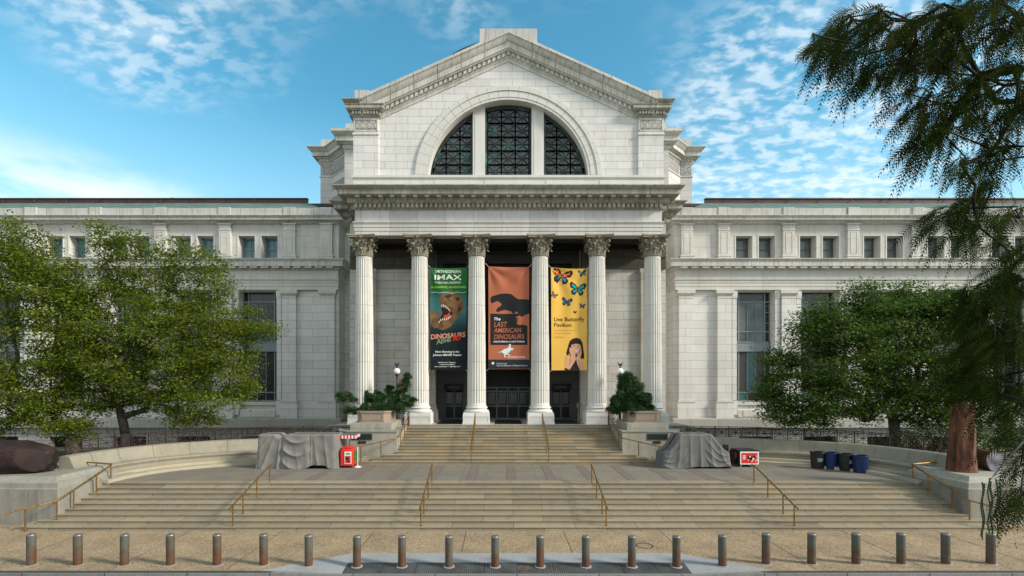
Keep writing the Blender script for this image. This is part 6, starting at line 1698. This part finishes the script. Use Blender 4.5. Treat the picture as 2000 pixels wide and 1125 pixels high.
tree('broadleaf_tree', 'yellow green broadleaf tree cut by the left edge of the photo, above the dark boulder', 'tree', 29.0,
     [(150,885,0),(140,850,.2),(112,825,.4),(95,800,.5)],
     [(60,640,110,110,130),(-20,560,90,100,70),(110,590,60,70,55),(50,760,95,70,100),(130,800,60,40,44),(-30,780,80,80,60),(60,490,26,48,24),(95,525,40,35,26),(15,470,26,42,20),(0,520,40,50,26),(130,700,50,60,40),(140,840,35,18,14)],
     m_leafL, n_per=50, seed=23, size=0.165, group='green trees in front of the museum wings')
tree('broadleaf_tree', 'dense deep green round tree beyond the bench on the right, behind the bins', 'tree', 29.5,
     [(1745,890,.6),(1748,860,.6),(1746,825,.5),(1742,800,.5)],
     [(1595,612,16,30,12),(1680,572,22,24,12),(1762,572,18,24,10),(1838,585,22,26,12),(1520,735,24,14,8),(1495,700,14,10,4),(1700,660,110,75,110),(1620,690,85,85,85),(1770,630,100,55,80),(1840,690,90,100,110),(1565,760,62,62,70),(1680,760,90,50,70),(1540,800,42,30,26),(1640,615,55,38,40),(1720,590,60,26,34),(1800,588,60,24,34),(1870,610,50,40,34),(1780,770,60,50,40),(1880,790,60,50,40),(1530,700,28,30,14),(1575,640,32,30,18),(1600,805,60,26,30),(1690,800,50,24,24),(1820,800,60,34,40),(1860,760,50,50,36),(1500,775,22,40,14),(1840,630,50,34,30),(1650,720,70,60,50),(1780,700,80,60,50)],
     m_leafR, n_per=48, seed=5, size=0.165, depth=.9, group='green trees in front of the museum wings')
def shrub(label, cx, cy, Y, rx, ry, n, seed, mat):
    rng = Rng(seed); nr = np.random.default_rng(seed)
    att = lobes_att([(cx,cy,rx,ry,n),(cx-rx*.5,cy+ry*.3,rx*.5,ry*.6,n//3),(cx+rx*.55,cy+ry*.2,rx*.5,ry*.7,n//3)], Y, rng)
    T = [(XP(cx,Y),Y,1.3),(XP(cx,Y),Y,1.55)]
    nodes, par, tips = skeleton(T, att, .4, rng=rng); t = thing('shrub', label, 'shrub', T[0], 'dark shrubs behind the right hand bench')
    lm, r = limbs_mesh(nodes, par, .01, .42, .1, 4); lm.build('stems', m_bark, t)
    V, F = leaves_np([nodes[i] for i in tips], 34, (.16,.16,.14), .13, nr); np_mesh('foliage', V, F, mat, t)
shrub('dark leafy shrub behind the bench, just right of the tree trunk', 1800, 858, 27.5, 50, 26, 60, 3, m_leafS)
shrub('leafy shrub behind the upright petrified trunk and the log slice', 1935, 845, 27.0, 75, 38, 80, 4, m_leafR)
shrub('low dark shrub at the right edge behind the petrified log', 2020, 840, 26.0, 50, 50, 60, 6, m_leafS)
# ------------------------------------------------------------------ planter pines
m_pine = leaf_mat('dark_pine_needles', [(0.012,0.040,0.010),(0.022,0.065,0.014),(0.038,0.10,0.02)], trans=0.1, patch=0.25, ps=2.5, patch_col=(0.04,0.085,0.015))
m_pine_dry = leaf_mat('orange_dry_needles', [(0.16,0.05,0.02),(0.28,0.10,0.04)], trans=0.1, patch=0)
def needle_tufts(centers, rad, n, length, w, rng, up=0.5):
    C_ = np.repeat(np.asarray(centers), n, axis=0); m = len(C_); R = np.repeat(np.asarray(rad), n)[:,None]
    d = rng.normal(0,1,(m,3)); d[:,2] += up; d /= np.linalg.norm(d,axis=1)[:,None]
    P = C_+d*R*rng.uniform(.25,1.0,(m,1)); L = d+rng.normal(0,.35,(m,3)); L[:,2] += .25; L /= np.linalg.norm(L,axis=1)[:,None]
    s = np.cross(L, rng.normal(0,1,(m,3))); s /= np.linalg.norm(s,axis=1)[:,None]
    V = np.empty((m,3,3)); V[:,0] = P-s*w; V[:,1] = P+s*w; V[:,2] = P+L*length*rng.uniform(.7,1.2,(m,1))
    return V.reshape(-1,3), np.arange(m*3).reshape(m,3)
def pine(label, clumps, dry, root, Y, seed, main):
    nr = np.random.default_rng(seed); rng = Rng(seed)
    t = thing('pine_bonsai', label, 'pine', (XP(root[0],Y),Y,4.15), 'pines in the stone planters')
    cen = [(XP(px,Y+dy), Y+dy, ZP(py,Y+dy)) for px,py,r,dy in clumps]; R = [r*Y/970 for _,_,r,_ in clumps]
    T = [(XP(px,Y), Y, ZP(py,Y)) for px,py in main]
    nodes, par, tips = skeleton(T, cen, .25, rng=rng); lm, r = limbs_mesh(nodes, par, .016, .42, .09, 6); lm.build('branches', m_barkp, t, smooth=True)
    cc, rr = [], []
    for c, r_ in zip(cen, R):
        for _ in range(5): cc.append(np.array(c)+nr.normal(0,1,3)*np.array([.55,.5,.28])*r_); rr.append(r_*.7)
    V, F = needle_tufts(cc, rr, 200, .11, .017, nr); np_mesh('needles', V, F, m_pine, t)
    if dry:
        cd = [(XP(px,Y-.3), Y-.3, ZP(py,Y-.3)) for px,py,r in dry]; V, F = needle_tufts(cd, [r*Y/970 for _,_,r in dry], 90, .08, .010, nr); np_mesh('dry_needles', V, F, m_pine_dry, t)
m_barkp = plain('pine_bark', (0.10,0.06,0.045), 0.9, col2=(0.19,0.12,0.09), scale=8, bump=.8)
cl = [(664,772,8,0),(673,778,8,-.2),(683,773,9,.2),(690,782,8,0),(682,803,10,-.4),(693,803,9,-.3),(705,799,11,-.2),(716,795,11,.1),(728,800,11,-.2),(720,783,10,.2),(733,787,11,.3),(743,782,11,0),(745,797,12,-.3),(757,790,12,.1),(759,802,10,-.4),(770,797,11,-.1),(778,786,9,.3),(782,800,8,-.2),(790,778,8,.1),(803,784,8,.2),(797,792,8,-.1),(719,772,7,.2),(728,774,8,.3),(762,768,9,.2),(772,778,9,.1),(786,754,9,0),(795,745,9,.1),(797,737,7,0),(789,763,8,.2),(780,768,7,.1),(764,758,6,.3),(752,774,8,.1),(740,770,7,.4)]
pine('wide sprawling dark pine in the left stone planter with drooping and orange dry tips', cl, [(678,768,4),(684,795,4),(720,792,3),(779,746,5),(782,758,3),(700,789,3),(668,782,3)], (735,808), 31.8, 7, [(738,808),(735,802),(742,794)])
rg_ = Rng(9); cl2 = []
for i in range(62):
    v = rg_.random()**.8; y = 737+70*v; hw = 7+36*v**1.1
    cl2.append((1231+rg_.uniform(-hw,hw)+(2 if v>.5 else -5*(1-v)), y, rg_.uniform(7,10), rg_.uniform(-.7,.5)))
cl2 += [(1222,735,8,0),(1203,792,9,0),(1198,786,7,0),(1264,790,9,0),(1268,775,7,.1),(1210,800,8,-.3),(1240,806,9,-.8),(1255,800,9,-.6)]
pine('dense cone shaped dark pine in the right stone planter, leaning a little left', cl2, [(1213,795,4),(1231,768,3)], (1235,806), 31.8, 8, [(1235,808),(1234,795),(1231,780),(1228,760)])
# ------------------------------------------------------------------ foreground conifer at the right edge
lw_ = MB(); lw_.poly([(-300,-200,-0.02),(300,-200,-0.02),(300,8.0,-0.02),(-300,8.0,-0.02)]); struct(lw_.build('near_lawn', m_soil))
m_needle = leaf_mat('dark_feathery_needles', [(0.010,0.018,0.005),(0.020,0.034,0.007),(0.036,0.056,0.010)], spec=0.0, trans=0.35, rough=0.9, patch=0.5, ps=0.9, patch_col=(0.050,0.046,0.014))
def conifer():
    rng = Rng(77); nr = np.random.default_rng(77); Y = 6.2
    root = (9.7, 6.9)
    t = thing('cypress_tree', 'dark feathery conifer close to the camera, its drooping branches filling the right edge', 'tree', (root[0],root[1],0))
    tr = MB(); tr.tube([(root[0]+.1*math.sin(z*.4), root[1], z) for z in np.linspace(-.02,15,16)], [0.46-0.024*z for z in np.linspace(0,15,16)], 16); tr.lathe([(.75,-.02),(.55,.35),(.44,.9)],16,root[0],root[1]); tr.build('trunk', m_bark, t, smooth=True)
    lob = [(1930,30,75,50,20,0),(1840,35,60,30,12,0),(1740,40,50,24,11,0),(1650,50,40,22,9,.1),(1606,75,16,20,4,.2),(1820,105,55,32,13,0),(1900,120,55,45,11,0),(1680,105,22,36,5,.2),(1645,120,12,34,3,.2),(1740,125,34,24,7,.1),(1960,190,34,55,8,.2),
           (1890,215,45,26,8,0),(1800,195,34,22,7,.1),(1835,260,46,16,8,.1),(1950,290,36,24,8,.3),(1900,318,30,12,4,.2),(1930,365,32,14,5,.2),(1885,405,30,12,5,.2),(1842,425,20,9,3,.2),(1900,448,22,12,4,.2),(1990,110,24,100,9,-.3),(1990,400,14,30,3,0),
           (1968,550,40,28,14,.6),(1910,585,30,30,9,1.0),(1920,650,38,40,14,1.2),(1980,650,28,60,18,.5),(1888,700,24,50,10,1.4),(1950,745,38,26,11,.8),(1990,780,18,34,6,.2),(1992,890,18,20,4,-.4),(1996,960,12,20,3,-.6),(1980,490,26,12,4,.4),(2070,300,40,280,22,0),(2075,700,50,280,28,0)]
    att = []; 
    for (px,py,rx,ry,n,dy) in lob:
        for _ in range(n):
            a = rng.uniform(0,2*PI); q = math.sqrt(rng.random()); yy = Y+dy+rng.uniform(-.9,.9)
            att.append((XP(px+rx*q*math.cos(a),yy), yy, ZP(py+ry*q*math.sin(a),yy)))
    # limbs: trunk points as possible roots
    T = [(root[0], root[1], z) for z in np.linspace(0.5,14,28)]
    nodes, par, tips = skeleton(T, att, .3, rng=rng)
    lm, r = limbs_mesh(nodes, par, .008, .42, .12, 6); 
    # leave the trunk itself to its own mesh
    lm.build('limbs', m_bark_dk, t, smooth=True)
    Vs, Fs = [], []; stems = MB(); off = 0
    for i in tips:
        a = nodes[i]; dirp = a-nodes[par[i]]; dirp /= (np.linalg.norm(dirp)+1e-6)
        for s in range(rng.choice((4,5,6))):
            L = rng.uniform(.24,.50); d = dirp*0.4+np.array([rng.uniform(-1.0,.4), rng.uniform(-.7,.7), rng.uniform(-1.1,.05)]); d /= np.linalg.norm(d)
            start = a+np.array([rng.uniform(-.10,.10) for _ in range(3)])
            K = 17; tt = np.linspace(0,1,K)[:,None]; P = start+d*L*tt+np.array([0,0,-1.0])*(L*.55*tt**2)
            tan = np.gradient(P, axis=0); tan /= np.linalg.norm(tan,axis=1)[:,None]
            sd = np.cross(tan, np.array([rng.uniform(-.5,.5),rng.uniform(-1,-.2),rng.uniform(-.3,.6)])); sd /= np.linalg.norm(sd,axis=1)[:,None]
            nl = 0.115*np.sin(np.pi*(tt*.85+.12))
            for sg in (-1,1):
                tip = P+sd*sg*nl*.8+tan*nl*.75+nr.normal(0,.006,(K,3))+np.array([0,0,-.01])
                V = np.stack([P-tan*.0085, P+tan*.0085, tip], axis=1).reshape(-1,3); Vs.append(V)
            V = np.stack([P[:-1]-sd[:-1]*.005, P[:-1]+sd[:-1]*.005, P[1:]], axis=1).reshape(-1,3); Vs.append(V)
    V = np.concatenate(Vs); F = np.arange(len(V)).reshape(-1,3); np_mesh('crown', V, F, m_needle, t)
    cones = MB(); proto = None
    for k in range(46):
        i = rng.choice(tips); a = nodes[i]
        px_ = 979+(a[0]+.5)*970/a[1]
        if px_ > 1990: continue
        r_ = rng.uniform(.020,.032); c = MB(); c.lathe([(r_*math.cos(q)*(1+.06*(j%2)), r_*math.sin(q)) for j, q in enumerate(np.linspace(-PI/2+.1,PI/2-.1,9))], 10)
        o = c.build('cone', m_cone, t, smooth=True, loc=(a[0]-t.location[0]+rng.uniform(-.06,.06), a[1]-t.location[1], a[2]-.06-rng.random()*.08))
    for k in range(7):
        x0 = XP(1918+k*5.5, 5.6); z0 = ZP(935+rng.uniform(-8,10),5.6); ln = rng.uniform(.45,.68); c = MB(); pts = []; rs = []
        for j in range(44): pts.append((x0+.012*math.sin(j*.25+k), 5.6+.02*math.sin(k*2), z0-ln*j/43)); rs.append(.010 if j % 2 else .0045)
        c.tube(pts, rs, 6); c.build('catkin', m_catkin, t, smooth=False)
    b = MB(); b.tube([(XP(2080,6.0),6.0,ZP(800,6.0)),(XP(2010,5.8),5.8,ZP(850,5.8)),(XP(1960,5.65),5.65,ZP(905,5.65)),(XP(1932,5.6),5.6,ZP(940,5.6))], (.02,.014,.008,.004), 6); b.build('twig', m_bark, t)
m_cone = plain('brown_cone', (0.022,0.018,0.012), 0.8, var=.3, scale=40, bump=.5)
m_catkin = plain('green_catkin', (0.035,0.055,0.02), 0.8, var=.3, scale=60)
m_bark_dk = plain('blackish_bark', (0.014,0.010,0.008), 0.95, var=0.3)
conifer()
# ------------------------------------------------------------------ fallen leaves along the gutter
nr = np.random.default_rng(3); n = 2600; X_ = np.where(nr.random(n) < .7, nr.uniform(7,24,n), nr.uniform(-22,-6,n)); Y_ = 15.62-np.abs(nr.normal(0,.16,n))
V, F = leaves_np(np.stack([X_, Y_, np.full(n,-.125)],1), 1, (0,0,.004), .05, nr, flat=2.0)
fl_ = np_mesh('fallen_leaves', V, F, leaf_mat('rust_leaves', [(0.10,0.04,0.02),(0.20,0.07,0.03),(0.28,0.14,0.06)], trans=.1, patch=0)); fl_['kind'] = 'stuff'
n = 700; V, F = leaves_np(np.stack([nr.uniform(-20,20,n), nr.uniform(15.9,19.9,n), np.full(n,.006)],1), 1, (0,0,.001), .035, nr, flat=3.0)
